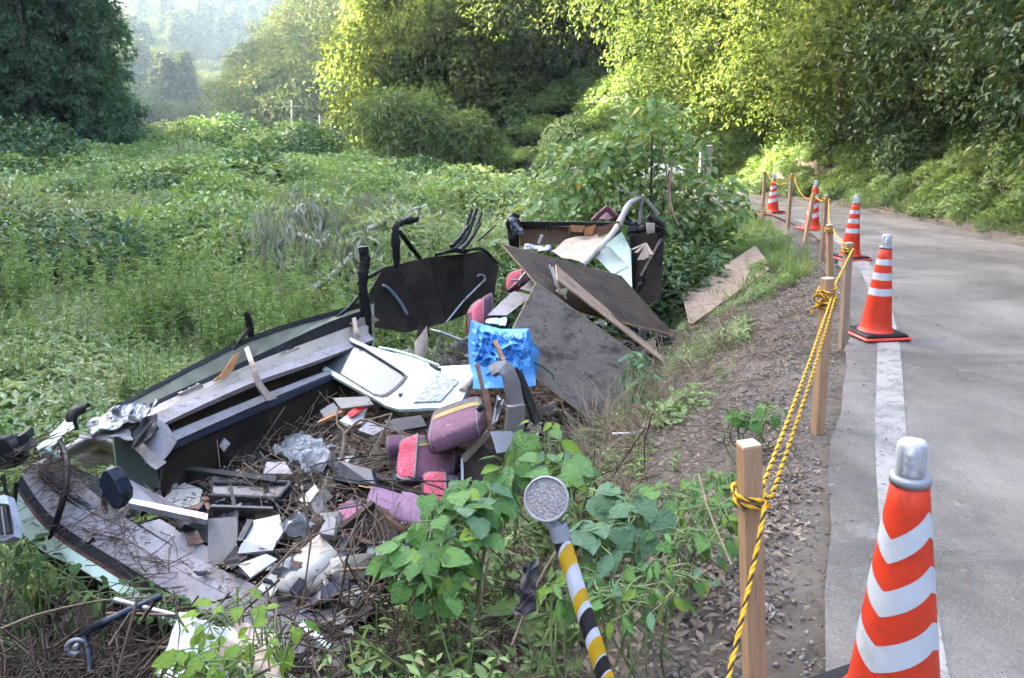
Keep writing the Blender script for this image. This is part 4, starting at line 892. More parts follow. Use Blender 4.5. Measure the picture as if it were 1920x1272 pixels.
# -- the rear
REv=lambda x,y,d=0: at(x,y,9.5+d)
def rear(name,poly,mt,d0=0,slope=-.0033,th=.02):
    mb=MB(); P=[at(x,y,9.5+d0+(x-975)*slope) for x,y in poly]; mb.prism(P,th); return mb.build(name,mt,BUS)
rear('rear_board',[(975,420),(1023,424),(1024,458),(976,462)],M_BRWN); rear('rear_board',[(1025,424),(1066,425),(1066,458),(1026,458)],M_BRWN); rear('rear_board',[(1068,422),(1150,418),(1160,440),(1070,458)],M_BRWN,.05)
rear('rear_sill',[(972,415),(1160,417),(1160,424),(974,424)],M_CHAR,-.04,th=.05)
rear('torn_board',[(1068,423),(1096,424),(1092,436),(1072,434)],M_TEAR,-.1); rear('torn_board',[(1097,428),(1117,421),(1110,440),(1096,444)],M_TEAR,-.12)
rear('torn_board',[(1120,428),(1160,414),(1166,430),(1122,444)],M_BRWN,-.12)
charpost('rear_pillar',[(at(966,470,9.4),0),(at(962,440,9.4),0),(at(958,418,9.4),0),(at(968,407,9.4),0)],.07,0,41)
mb=MB(); mb.crumple([at(956,408,9.3),at(976,412,9.3),at(982,440,9.3),at(958,440,9.3)],8,8,.05,seed=50,sc=6); mb.build('crumpled_sheet',M_FOIL2,BUS)
mb=MB(); mb.crumple([at(985,462,9.1),at(1035,462,9.0),at(1040,474,8.9),at(982,468,9.0)],8,4,.04,seed=51,sc=6); mb.build('crumpled_sheet',M_FOIL2,BUS)
mb=MB(); mb.bar(at(1010,457,9.1),at(1016,441,9.1),.05,.03); mb.build('white_post',M_WHITE,BUS)
mb=MB(); mb.crumple([at(1030,470,8.8),at(1075,452,9.1),at(1158,424,9.0),at(1094,497,8.4)],22,16,.07,seed=9,sc=2.2); mb.build('ceiling_cloth',M_TAN,BUS)
mb=MB(); P=catm([at(1200,372,9.0),at(1178,386,8.95),at(1154,431,8.75),at(1128,462,8.55),at(1092,497,8.35)],5); mb.tube(P,.036,10); mb.build('roof_rib',M_CREAM,BUS)
mb=MB(); mb.crumple([at(1112,478,8.6),at(1166,436,8.5),at(1183,470,8.45),at(1185,545,8.1)],10,10,.02,seed=12,sc=2); mb.build('mint_panel',M_MINT,BUS)
mb=MB(); mb.crumple([at(1112,476,8.55),at(1145,462,8.4),at(1180,500,8.3),at(1150,515,8.3)],8,8,.02,seed=14,sc=2); mb.build('mint_panel',M_MINTW,BUS)
mb=MB(); mb.bar(at(1159,355,9.0),at(1206,370,9.0),.05,.02); mb.bar(at(1204,368,8.99),at(1200,420,8.98),.042,.02); mb.build('corner_frame',M_LILAC,BUS)
mb=MB(); mb.bar(at(1212,374,8.95),at(1236,404,8.9),.05,.03); mb.build('corner_brace',M_GREYP,BUS)
mb=MB(); mb.bar(at(1240,450,8.6),at(1202,520,8.3),.035,.035); mb.build('diagonal_bar',M_CHAR,BUS)
for k,(a,b_,d,r) in enumerate([((1170,418),(1212,424),8.85,.03),((1176,432),(1236,430),8.8,.05),((1186,440),(1190,560),8.7,.045),((1236,425),(1242,450),8.7,.05),((1215,405),(1244,424),8.75,.05),((1185,418),(1160,395),8.9,.025),((1196,545),(1210,520),8.4,.03)]):
    P=[at(*a,d),at(*b_,d)]; P=[P[0].lerp(P[1],f)+V((mnoise.noise(V((f*9,k,0))),0,mnoise.noise(V((f*9,k,4)))))*.03 for f in np.linspace(0,1,9)]; mb=MB(); mb.tube(P,[r*(.8+.5*abs(mnoise.noise(V((i*.8,k,7))))) for i in range(9)],7,sm=False); mb.build('charred_beam',M_CHAR,BUS)
mb=MB(); mb.prism([at(1186,430,9.1),at(1246,424,9.0),at(1240,560,8.7),at(1190,580,8.7)],.03); mb.build('rear_interior',M_BURN,BUS)
mb=MB(); mb.prism([at(1212,420,8.7),at(1227,418,8.7),at(1227,436,8.7),at(1213,438,8.7)],.05); mb.build('cream_block',M_CREAM,BUS)
for k in range(6):
    a=at(1210,456,8.45); b_=at(1184+k*7.4,464+14*math.sin(.35+k*.5)+ (10 if k>1 else 0),8.3); mb=MB(); mb.strip([a+V((.0,0,0)),b_+V((-.02,0,0))],[a+V((.012,0,.0)),b_+V((.03,0.02,.0))],.01); mb.build('cloth_pleat',M_TAN,BUS)
mb=MB(); mb.crumple([at(1116,410,9.6),at(1138,390,9.6),at(1156,408,9.5),at(1140,414,9.4)],6,5,.03,seed=17); mb.build('maroon_seat_back',M_MAR,BUS)
mb=MB(); mb.bar(at(1110,416,9.5),at(1140,388,9.5),.06,.06,bev=.01); mb.bar(at(1138,389,9.5),at(1156,408,9.45),.06,.06,bev=.01); mb.build('maroon_seat_edge',M_MAR,BUS)
# ================================================================ loose door panel with a window
DA=at(555,661,6.15);DB=at(880,688,5.55);DC=at(746,770,5.15); dn_=(DB-DA).cross(DC-DA).normalized()
if dn_.z<0: dn_=-dn_
D=lambda L:[atp(x,y,DA,dn_) for x,y in L]
DOOR=thing('bus_door_panel','pale mint door panel with a big window lying on the wreck','door panel',DC)
def ringpanel(outer,inner,th,mt,name,parent):
    """panel between an outer outline and a hole with the same number of points"""
    k=len(outer); P=D(outer);Q=D(inner); o=[p+dn_*th/2 for p in P]+[p+dn_*th/2 for p in Q]+[p-dn_*th/2 for p in P]+[p-dn_*th/2 for p in Q]
    fs=[]
    for i in range(k):
        j=(i+1)%k; fs+=[(i,j,k+j,k+i),(2*k+j,2*k+i,3*k+i,3*k+j),(i,2*k+i,2*k+j,j),(k+i,k+j,3*k+j,3*k+i)]
    mb=MB(); mb.add(o,fs); return mb.build(name,mt,parent)
win=[(577,662),(590,647),(606,636),(622,631),(650,642),(682,655),(722,680),(756,702),(764,710),(756,722),(742,735),(727,746),(716,748),(701,744),(640,706),(590,676)]
out=[(553,662),(575,645),(598,633),(624,626),(655,634),(692,652),(730,663),(772,672),(782,712),(770,730),(756,742),(740,756),(722,762),(706,752),(640,716),(580,682)]
ringpanel(out,win,.03,M_MINTW,'door_skin',DOOR)
win2=[((x-668)*.955+668,(y-688)*.955+688) for x,y in win]
sealo=ringpanel([((x-668)*1.02+668,(y-688)*1.02+688) for x,y in win],win2,.045,M_DARK,'window_seal',DOOR)
mb=MB(); mb.prism(D(win2),.008); mb.build('window_glass',M_GLASS,DOOR)
o2=[(772,672.3),(824,690),(880,687),(889,713),(872,742),(860,767),(800,768),(748,770),(722.5,762.5),(740.5,756.5),(756.5,742.5),(770.5,730.5),(782.5,712)]
P=D(o2); hole=D([(826,703),(862,720),(828,758),(776,760)])
mb=MB(); mb.prism(P,.026); mb.build('door_lower_skin',M_MINTW,DOOR)
mb=MB(); mb.prism([p+dn_*.022 for p in hole],.014); mb.build('crazed_pane',M_CRAZE,DOOR)
q=D([(712,656),(735,660),(778,672),(824,690)]); mb=MB(); mb.tube([p+dn_*.02 for p in q],.011,7); mb.build('door_edge',M_MINT,DOOR)
mb=MB(); q=D([(868,738),(880,722),(888,714)]); mb.tube([p+dn_*.02 for p in q],.03,8); mb.build('rolled_edge',M_CREAM,DOOR)
mb=MB(); q=D([(808,688),(822,697),(828,698)]); mb.tube([p+dn_*.025 for p in q],.012,7); mb.build('door_handle',M_DARK,DOOR)
mb=MB(); mb.box(D([(752,744)])[0]+dn_*.02,(.03,.05,.012),None,.004); mb.build('lock_plate',M_DARK,DOOR)
# ================================================================ plywood
def plywood(name_label,c,mt,th=.012):
    T=thing('plywood_sheet',name_label,'plywood',sum([V(p) for p in c],V())/4,'loose plywood sheets')
    mb=MB(); mb.crumple(c,12,8,.006,th,seed=random.randrange(99),sc=.8); mb.build('face',mt,T)
    a,b_,cc,d=[V(p) for p in c]; n=(b_-a).cross(d-a).normalized(); mb=MB()
    for p,q in ((a,b_),(b_,cc),(cc,d),(d,a)):
        mb.bar(p-n*th*.5,q-n*th*.5,.006,th*.96,up=n)
        mb.build('edge',M_PLYE,T); mb=MB()
    return T
def plymat(name,a,b_,dk,ang,st=(1,9,9),p2=(.5,.62)):
    m,t,p=newmat(name); tc=t.nodes.new('ShaderNodeTexCoord'); mp=t.nodes.new('ShaderNodeMapping'); mp.inputs['Rotation'].default_value=ang; mp.inputs['Scale'].default_value=st; t.links.new(tc.outputs['Object'],mp.inputs[0])
    def nn(s,d=6,di=.3):
        n=N(t,'TexNoise'); n.inputs['Scale'].default_value=s; n.inputs['Detail'].default_value=d; n.inputs['Roughness'].default_value=.68; n.inputs['Distortion'].default_value=di; t.links.new(mp.outputs[0],n.inputs['Vector']); return n.outputs['Fac']
    c=mixc(t,ramp(t,nn(1.6),.35,.65),a,b_); c=mixc(t,ramp(t,nn(.8,7),*p2),c,dk); c=mixc(t,ramp(t,nn(4,5),.56,.68),c,tuple(x*.6 for x in dk))
    c=mixc(t,ramp(t,nz(t,2.2,7,.75),.56,.7),c,tuple(x*.5 for x in dk)); c=mixc(t,ramp(t,nz(t,3.1,5,.7),.62,.72),c,(.23,.15,.08))
    t.links.new(c,p.inputs['Base Color']); p.inputs['Roughness'].default_value=.75; p.inputs['Specular IOR Level'].default_value=.25
    b=N(t,'Bump'); b.inputs['Strength'].default_value=.3; b.inputs['Distance'].default_value=.003; t.links.new(nn(5),b.inputs['Height']); t.links.new(b.outputs[0],p.inputs['Normal']); return m
def plyrot(c):
    a,b_,cc,d=[V(p) for p in c]; x=(b_-a).normalized(); n=x.cross(d-a).normalized(); y=n.cross(x); return Matrix((x,y,n)).to_euler()
M_PLYE=woodmat('plywood_edge',(.32,.21,.12),(.4,.28,.17),(.16,.1,.06),(2,2,2))
c1=[(.19,6.06,.41),(1.11,6.22,-.29),(.84,5.72,-.80),(-.09,5.59,-.03)]
plywood('large grey weathered plywood sheet leaning beside the blue tarpaulin',c1,plymat('grey_weathered_ply',(.165,.135,.108),(.225,.185,.15),(.075,.063,.054),plyrot(c1)))
c3_=[(-.1,6.91,.59),(1.15,8.08,.08),(1.6,7.41,-.39),(.36,6.25,.17)]
plywood('shade-darkened plywood sheet below the torn cloth, bright upper edge',c3_,plymat('shaded_dark_ply',(.04,.027,.019),(.065,.044,.029),(.018,.014,.012),plyrot(c3_)))  # shade is in the colour: this face tilts downwards
c2_=[(.385,6.8,.42),(1.45,7.1,-.53),(1.33,6.6,-.41),(.37,6.25,.39)]
plywood('narrow light brown plywood face between the grey and dark sheets',c2_,plymat('brown_ply',(.25,.175,.12),(.31,.22,.155),(.15,.10,.07),plyrot(c2_)))
c4_=[tuple(atz(1279,553,-.42)),tuple(atz(1416,462,-.07)),tuple(atz(1446,503,-.17)),tuple(atz(1293,612,-.58))]
plywood('pale brown plywood sheet lying flat on the muddy slope',c4_,plymat('pale_brown_ply',(.23,.165,.12),(.30,.22,.16),(.15,.105,.08),plyrot(c4_),p2=(.58,.7)))
# ================================================================ loose things in the wreck
_at=at
def at(px,py,Y): return _at(px,py,Y*(.94 if 2.9<Y<5.16 else 1))
def Zp(z,L): return [atz(x,y,z) for x,y in L]
def plate(name,label,cat,pts,th,mt,group=None):
    mb=MB(); mb.prism([atz(*p) if len(p)==3 else p[0] for p in pts],th); o=mb.build(name,mt); return tag(o,label,cat,group)
def sheet(name,label,cat,c4,mt,amp=.02,n=(8,6),seed=1,sc=3,group=None,th=.006,ridge=False):
    mb=MB(); mb.crumple([atz(*p) if not isinstance(p,V) else p for p in c4],n[0],n[1],amp,th,seed,sc,ridge); o=mb.build(name,mt); return tag(o,label,cat,group)
# seats
M_PURP=mat('purple_velour',(.155,.068,.105),.95,var=.25,vs=10,c2=(.12,.06,.08),c2s=4,c2r=(.44,.64),c3=(.26,.19,.19),c3s=16,c3r=(.58,.7),bump=.35,bs=160)
M_PURP2=mat('dull_purple_velour',(.26,.15,.22),.9,var=.2,vs=10,c2=(.18,.09,.15),c2s=5,c2r=(.5,.66),bump=.35,bs=160)
M_PIPE=mat('grey_green_piping',(.20,.22,.18),.8)
def clothmat(name,c,d):
    m,t,p=newmat(name); ck=N(t,'TexVoronoi'); ck.inputs['Scale'].default_value=110; tc=t.nodes.new('ShaderNodeTexCoord'); t.links.new(tc.outputs['Object'],ck.inputs['Vector'])
    cc=mixc(t,ramp(t,ck.outputs['Distance'],.2,.6),c,d); cc=mixc(t,ramp(t,nz(t,6,5),.5,.7),cc,tuple(x*.6 for x in c)); t.links.new(cc,p.inputs['Base Color']); p.inputs['Roughness'].default_value=.85
    b=N(t,'Bump'); b.inputs['Strength'].default_value=.6; b.inputs['Distance'].default_value=.004; t.links.new(ck.outputs['Distance'],b.inputs['Height']); t.links.new(b.outputs[0],p.inputs['Normal']); return m
M_REDC=clothmat('red_mesh_cloth',(.52,.02,.05),(.66,.16,.2)); M_PINKC=clothmat('pink_mesh_cloth',(.62,.10,.18),(.75,.33,.40))
M_ST=[mat('stripe_'+n,c,.9,bump=.3,bs=160) for n,c in (('blue',(.11,.13,.17)),('green',(.15,.17,.10)),('yellow',(.30,.22,.09)),('red',(.28,.07,.08)))]
def cushion(T,c,X,Y,Z,mt,cover=None,cmat=None,stripes=(),p=4.6,name='cushion',crange=(-1,-.45)):
    """rounded cushion: half axes X (length) Y (width) Z (thickness), cover over its -X end"""
    X=V(X);Y=V(Y);Z=V(Z);c=V(c)
    def pt(x,a,off=0):
        r=(1-min(.999,abs(x))**p)**(1/p); e=2/p
        cy=math.copysign(abs(math.cos(a))**e,math.cos(a));cz=math.copysign(abs(math.sin(a))**e,math.sin(a)); k=1+off
        return c+X*x*(1+off*.5)+Y*cy*r*k+Z*cz*r*(k+off*1.5)
    def shell(x0,x1,a0,a1,off,nx,na,close):
        mb=MB(); xs=[x0+(x1-x0)*i/nx for i in range(nx+1)]; o=[]
        for x in xs:
            for j in range(na+(0 if close else 1)): o.append(pt(x,a0+(a1-a0)*j/na,off))
        w=na if close else na+1
        fs=[(i*w+j,i*w+(j+1)%w,(i+1)*w+(j+1)%w,(i+1)*w+j) for i in range(nx) for j in range(na)]
        if close: fs+=[tuple(range(w))[::-1],tuple(nx*w+j for j in range(w))]
        mb.add(o,fs,True); return mb
    b=shell(-.999,.999,0,6.2832,0,22,28,True).build(name,mt,T)
    if cmat:
        o=shell(max(-.999,crange[0]),crange[1],cover[0],cover[1],.035,10,16,False).build('headrest_cover',cmat,T)
        mb=MB(); x0,x1=max(-.985,crange[0]),crange[1]; pth=[pt(x0,cover[0],.06)]+[pt(x0+(x1-x0)*i/8,cover[0],.06) for i in range(9)]+[pt(x1,cover[0]+(cover[1]-cover[0])*i/10,.06) for i in range(11)]+[pt(x1+(x0-x1)*i/8,cover[1],.06) for i in range(9)]
        mb.tube(pth,.006,6); mb.build('piping',M_PIPE,o)
    for xs_ in (-.8,.8):
        mb=MB(); mb.tube([pt(xs_,6.2832*i/28,.012) for i in range(29)],.0035,5); mb.build('seam',M_PIPE,T)
    for k,(a0,a1) in enumerate(stripes): shell(-.42 if cmat else -.8,.97,a0,a1,.022,12,3,False).build('stripe',M_ST[k%4],T)
    return b
def seat(label,c,X,Y,Z,**k):
    T=thing('seat_wreckage',label,'bus seat',V(c)-V((0,0,.15)),'purple striped bus seats'); cushion(T,c,X,Y,Z,**k); return T
c=at(802,862,4.75); X=(at(858,852,4.85)-at(744,866,4.7))*.5; Yv=(at(805,822,5.0)-at(800,905,4.72))*.5; Zv=X.cross(Yv).normalized()*-.07
if Zv.dot(O-c)<0: Zv=-Zv
st=[(R(120),R(114)),(R(112),R(106)),(R(104),R(98)),(R(95),R(90))]
seat('upright purple seat back with a bright red square headrest cloth',c,X,Yv,Zv,mt=M_PURP,cover=(R(10),R(145)),cmat=M_REDC,stripes=[(R(62),R(68)),(R(70),R(76)),(R(78),R(84)),(R(50),R(58))],crange=(-.97,-.42))
c=at(857,793,4.95); X=(at(908,776,5.1)-at(806,812,4.85))*.5; Yv=(at(862,765,5.3)-at(856,815,4.9))*.55; Zv=X.cross(Yv).normalized()*.07
T=seat('rolled purple seat cushion with worn stripes below the door panel',c,X,Yv,Zv,mt=M_PURP,stripes=[(R(72),R(76)),(R(79),R(83)),(R(86),R(90))])
mb=MB(); mb.tube([at(800,808,4.82),at(803,818,4.78),at(806,826,4.78)],.016,8); mb.build('hinge',M_BLK,T)
c=at(828,922,4.55); X=(at(868,920,4.65)-at(792,912,4.55))*.5; Yv=(at(830,895,4.7)-at(830,950,4.5))*.5; Zv=X.cross(Yv).normalized()*.06
if Zv.dot(O-c)<0: Zv=-Zv
seat('lower purple seat back with red cloth, tucked under the upright one',c,X,Yv,Zv,mt=M_PURP,cover=(R(15),R(165)),cmat=M_REDC,stripes=[(R(66),R(74)),(R(76),R(84))],crange=(-.97,-.0))
c=at(745,957,4.3); X=(at(802,978,4.25)-at(690,940,4.4))*.5; Yv=(at(750,930,4.45)-at(742,985,4.25))*.45; Zv=X.cross(Yv).normalized()*.06
seat('dull lilac seat cushion behind the broken brown cabinet',c,X,Yv,Zv,mt=M_PURP2)
c=at(778,950,4.36); X=(at(808,962,4.3)-at(752,938,4.4))*.5; Yv=(at(780,936,4.45)-at(776,968,4.3))*.45; Zv=X.cross(Yv).normalized()*.05
seat('small lilac armrest block on top of the lilac cushion',c,X,Yv,Zv,mt=M_PURP2)
c=at(655,990,4.1); X=(at(660,1045,4.0)-at(664,944,4.15))*.5; Yv=(at(686,985,4.15)-at(632,995,4.1))*.47; Zv=X.cross(Yv).normalized()*.07
if Zv.dot(O-c)<0: Zv=-Zv
seat('standing seat top with pink mesh cloth beside the broken cabinet',c,X,Yv,Zv,mt=M_PURP,cover=(R(0),R(180)),cmat=M_PINKC,crange=(-.72,.97))
c=at(640,1020,4.02)
c=at(900,590,7.0); X=(at(930,572,7.2)-at(890,604,6.9))*.5; Yv=V((0,.1,.12)); seat('small red and purple seat top in the dark behind the tarpaulin',c,X,Yv,X.cross(Yv).normalized()*.06,mt=M_PURP,cover=(R(0),R(359)),cmat=M_REDC,crange=(-.97,-.1))
c=at(972,525,7.3); X=(at(998,520,7.3)-at(952,535,7.25))*.5; Yv=at(975,508,7.35)-at(972,540,7.25); seat('red seat shell with metal frame beside the dark plywood',c,X*1.,Yv*.5,X.cross(Yv).normalized()*.06,mt=M_PURP,cover=(R(0),R(359)),cmat=M_REDC,crange=(-.97,.2))
mb=MB(); mb.tube([at(953,545,7.2),at(970,530,7.15),at(985,512,7.2)],.012,6); mb.tube([at(958,526,7.12),at(972,526,7.12)],.012,6); o=mb.build('seat_bracket',M_METAL); tag(o,'bent steel seat bracket in front of the red seat shell','bracket')
c=at(508,848,5.3); X=V((.07,.02,.0)); seat('small purple headrest poking out of the litter',c,X,V((0,.05,.0)),V((0,0,.05)),mt=M_PURP)
c=at(742,840,4.9); seat('purple headrest corner left of the upright seat back',c,V((.06,.02,0)),V((-.01,.05,.02)),V((0,0,.06)),mt=M_PURP)
# blue tarpaulin bundle
m,t,p=newmat('blue_tarpaulin'); cc=mixc(t,ramp(t,nz(t,5,6,.65),.35,.68),(.04,.21,.54),(.12,.37,.72)); wv=N(t,'TexWave'); wv.inputs['Scale'].default_value=90; tc=t.nodes.new('ShaderNodeTexCoord'); t.links.new(tc.outputs['Object'],wv.inputs['Vector'])
t.links.new(cc,p.inputs['Base Color']); p.inputs['Roughness'].default_value=.42; p.inputs['Specular IOR Level'].default_value=.45
b=N(t,'Bump'); b.inputs['Strength'].default_value=.5; b.inputs['Distance'].default_value=.012; t.links.new(nz(t,16,6,.6),b.inputs['Height']); t.links.new(b.outputs[0],p.inputs['Normal']); M_TARP=m
T=thing('tarpaulin_bundle','bright blue crumpled tarpaulin bundle on the wreck','tarpaulin',at(940,720,5.2))
prof=[(883,600),(905,608),(938,617),(965,617),(993,616),(998,640),(1000,680),(1002,716),(975,722),(940,724),(905,722),(884,716),(879,680),(877,640)]
cxy=(938,668); nr=24; o=[]
for side in (1,-1):
    for i in range(nr+1):
        f=1-i/nr
        for j in range(96):
            a=j/96*len(prof); k=int(a); fr=a-k; q0=prof[k%len(prof)];q1=prof[(k+1)%len(prof)]; x=q0[0]+(q1[0]-q0[0])*fr; y=q0[1]+(q1[1]-q0[1])*fr
            px=cxy[0]+(x-cxy[0])*f; py=cxy[1]+(y-cxy[1])*f
            bul=math.sqrt(max(0,1-f**2.6)); hN=mnoise.noise(V((px*.035,py*.05,side*3)))+.6*mnoise.noise(V((px*.08,py*.11,side*5)))+.8*(abs(mnoise.noise(V((px*.05+py*.02,py*.02,7))))-.25)
            rd=1-abs(mnoise.noise(V((px*.045+py*.03,py*.028-px*.01,11)))*2); rd2=1-abs(mnoise.noise(V((px*.11-py*.05,py*.09,4)))*2)
            Y=5.55-side*(.14*bul+(.035*hN+.06*rd*abs(rd)+.035*rd2)*min(1,(1-f)*4))-.10*(py-668)/50
            o.append(at(px,py,Y))
w=96; fs=[]
for sd in (0,1):
    o0=sd*(nr+1)*w
    for i in range(nr):
        for j in range(w):
            q=(o0+i*w+j,o0+i*w+(j+1)%w,o0+(i+1)*w+(j+1)%w,o0+(i+1)*w+j); fs.append(q if sd==0 else q[::-1])
mb=MB(); mb.add(o,fs,False); mb.build('bundle',M_TARP,T)
mb=MB(); mb.crumple([at(994,640,5.5),at(1010,652,5.55),at(1008,700,5.5),at(998,705,5.45)],5,8,.02,seed=3,sc=6); mb.build('loose_flap',M_TARP,T)
mb=MB(); mb.crumple([at(884,690,5.35),at(1000,690,5.35),at(1004,722,5.3),at(886,730,5.2)],16,5,.025,seed=8,sc=6); mb.build('lower_fold',M_TARP,T)
mb=MB(); mb.tube(catm([at(1002,680,5.5),at(1020,690,5.55),at(1036,703,5.6),at(1039,712,5.6)],4),.007,6); o=mb.build('cord',mat('green_cord',(.02,.16,.09),.6)); tag(o,'short green cord end lying on the grey plywood','cord')
# rusty bars and bent seat leg in front of the tarpaulin
mb=MB(); mb.bar(at(928,640,5.2),at(950,690,5.15),.028,.02); o=mb.build('rusty_bar',M_RUST); tag(o,'short rusty bar leaning against the blue tarpaulin','iron bar')
mb=MB(); mb.bar(at(895,683,5.0),at(918,790,4.75),.022,.022); mb.bar(at(910,730,4.88),at(924,806,4.72),.03,.014); o=mb.build('rusty_angle_iron',M_RUST); tag(o,'long rusty angle iron standing before the tarpaulin','iron bar')
T=thing('bent_seat_support','grey bent sheet metal seat leg in front of the tarpaulin','seat leg',at(960,820,4.9))
M_SHEET=mat('dirty_galvanised',(.26,.25,.25),.5,metal=.3,var=.2,vs=5,c2=(.15,.12,.10),c2s=5,c2r=(.5,.65),bump=.1)
A=[(917,692),(930,682),(945,678),(956,684)]; Bq=[(924,706),(936,698),(944,702),(950,710)]
mb=MB(); mb.strip([at(x,y,5.0) for x,y in [(917,690),(932,680),(950,677),(962,690),(972,715),(980,760)]],[at(x,y,4.95) for x,y in [(926,706),(936,700),(942,705),(946,715),(950,740),(956,765)]],.05); mb.build('leg_top',M_SHEET,T)
mb=MB(); mb.strip([at(x,y,4.9) for x,y in [(951,762),(948,800),(946,826)]],[at(x,y,4.95) for x,y in [(983,758),(980,800),(978,822)]],.04); mb.build('leg_foot',M_SHEET,T)
mb=MB(); mb.strip([at(x,y,5.02) for x,y in [(966,690),(985,750),(1002,800)]],[at(x,y,5.15) for x,y in [(978,700),(998,750),(1012,790)]],.02); mb.build('leg_side',M_DARK,T)
sheet('metal_flap','grey curled metal sheet under the bent seat leg','metal sheet',[at(916,810,4.7),at(960,812,4.75),at(985,842,4.7),at(930,852,4.6)],M_SHEET,.03,seed=6)
for k,(a,b_,r) in enumerate([((935,742),(925,795),.008),((944,750),(930,792),.006),((915,780),(948,757),.007),((928,775),(936,748),.01)]):
    mb=MB(); mb.bar(at(*a,4.8),at(*b_,4.72),r*2,r*2); o=mb.build('metal_rod',M_METAL); tag(o,ORD[k]+' thin metal rod from the left in the tangle below the bent seat leg','rod','rods below the bent seat leg')
T=thing('control_lever','maroon lever box with dark knob below the rusty angle iron','lever',at(903,770,4.8)); mb=MB(); mb.tube([at(897,770,4.72),at(903,762,4.72),at(906,768,4.72)],.02,8); mb.build('knob',M_BLK,T)
# dark cabinet pieces right of the seats
plate('dark_board','black board standing on edge right of the seats','board',[(at(868,860,4.7),),(at(905,826,4.85),),(at(925,870,4.7),),(at(918,920,4.5),),(at(872,935,4.5),)],.02,M_DKBR)
mb=MB(); mb.bar(at(866,862,4.66),at(868,940,4.46),.016,.05); o=mb.build('white_edge_strip',M_WHITE); tag(o,'thin white edge strip on the black board by the seats','edge strip')
mb=MB(); mb.bar(at(868,862,4.66),at(916,812,4.84),.014,.05); o=mb.build('splintered_lath',M_STAKE2); tag(o,'splintered lath along the top of the black board','lath')
plate('dark_shell','dark navy seat shell in front of the twig litter','seat shell',[(632,905,-.5),(640,868,-.42),(700,884,-.42),(708,915,-.46),(690,918,-.5)],.05,M_NAVY)
plate('dark_shell','black slab below the navy seat shell','slab',[(620,925,-.6),(636,902,-.52),(700,925,-.5),(700,960,-.62),(640,950,-.66)],.03,M_DARK)
plate('dark_beam','long dark brown beam running under the red headrest seat','beam',[(700,888,-.48),(806,932,-.48),(812,950,-.56),(706,915,-.56)],.04,M_DKBR)
sheet('fabric_flap','grey blue cloth hanging left of the red headrest cloth','cloth',[at(742,868,4.85),at(760,890,4.75),at(800,915,4.65),at(736,905,4.7)],mat('grey_blue_cloth',(.10,.13,.16),.85,bump=.3),.02,seed=4)
sheet('torn_foam','orange brown torn foam on the dark slab','foam',[(668,905,-.46),(700,900,-.44),(708,922,-.47),(674,918,-.48)],M_TEAR,.03,seed=7,sc=9)
# broken cabinet
T=thing('broken_cabinet','broken dark brown cabinet tipped on its side in the foreground','cabinet',at(680,1100,3.8))
cA,cB,cC,cD=at(614,1018,3.95),at(702,948,4.15),at(748,1010,4.0),at(752,1120,3.7)
mb=MB(); mb.bar(at(606,1022,3.88),at(702,946,4.1),.035,.05); mb.build('top_rail',M_DKBR,T)
mb=MB(); mb.prism([at(702,950,4.1),at(745,990,4.0),at(752,1050,3.85),at(720,1060,3.8),at(672,1042,3.88),at(668,1010,3.95)],.02); mb.build('upper_panel',M_DKBR,T)
mb=MB(); mb.prism([at(642,1054,3.84),at(722,1058,3.79),at(752,1052,3.84),at(748,1150,3.6),at(700,1140,3.6)],.02); mb.build('lower_panel',M_BURN2,T)
mb=MB(); mb.bar(at(640,1056,3.82),at(676,1030,3.9),.02,.03); mb.build('inner_rail',M_DKBR,T)
mb=MB(); mb.bar(at(608,1016,3.9),at(630,1032,3.84),.04,.04); mb.build('corner_block',M_DKBR,T)
mb=MB(); mb.crumple([at(704,946,4.12),at(724,956,4.1),at(760,995,3.98),at(742,1000,4.0)],8,4,.02,seed=5,sc=12); mb.build('torn_edge',M_RUST,T)
for k,(a,b_) in enumerate([((636,1030),(560,1140)),((642,1040),(552,1152))]):
    mb=MB(); mb.bar(at(*a,3.86),at(*b_,3.42),.026,.026); o=mb.build('wooden_batten',M_DKBR); tag(o,'upper dark batten leaning on the broken cabinet' if k==0 else 'lower dark batten leaning on the broken cabinet','batten','battens by the broken cabinet')
plate('white_sheet','glossy white sheet lying under the broken cabinet','sheet',[(at(642,1152,3.42),),(at(664,1092,3.62),),(at(700,1132,3.5),),(at(684,1160,3.42),)],.008,M_WHITE)
plate('white_offcut','pale offcut left of the glossy white sheet','offcut',[(at(628,1130,3.5),),(at(650,1118,3.55),),(at(648,1150,3.43),),(at(632,1150,3.43),)],.01,M_LILAC)
plate('grey_trim','grey trim strip standing by the white sheet','trim',[(at(674,1160,3.4),),(at(694,1130,3.5),),(at(700,1136,3.5),),(at(684,1166,3.4),)],.015,M_GREYP)
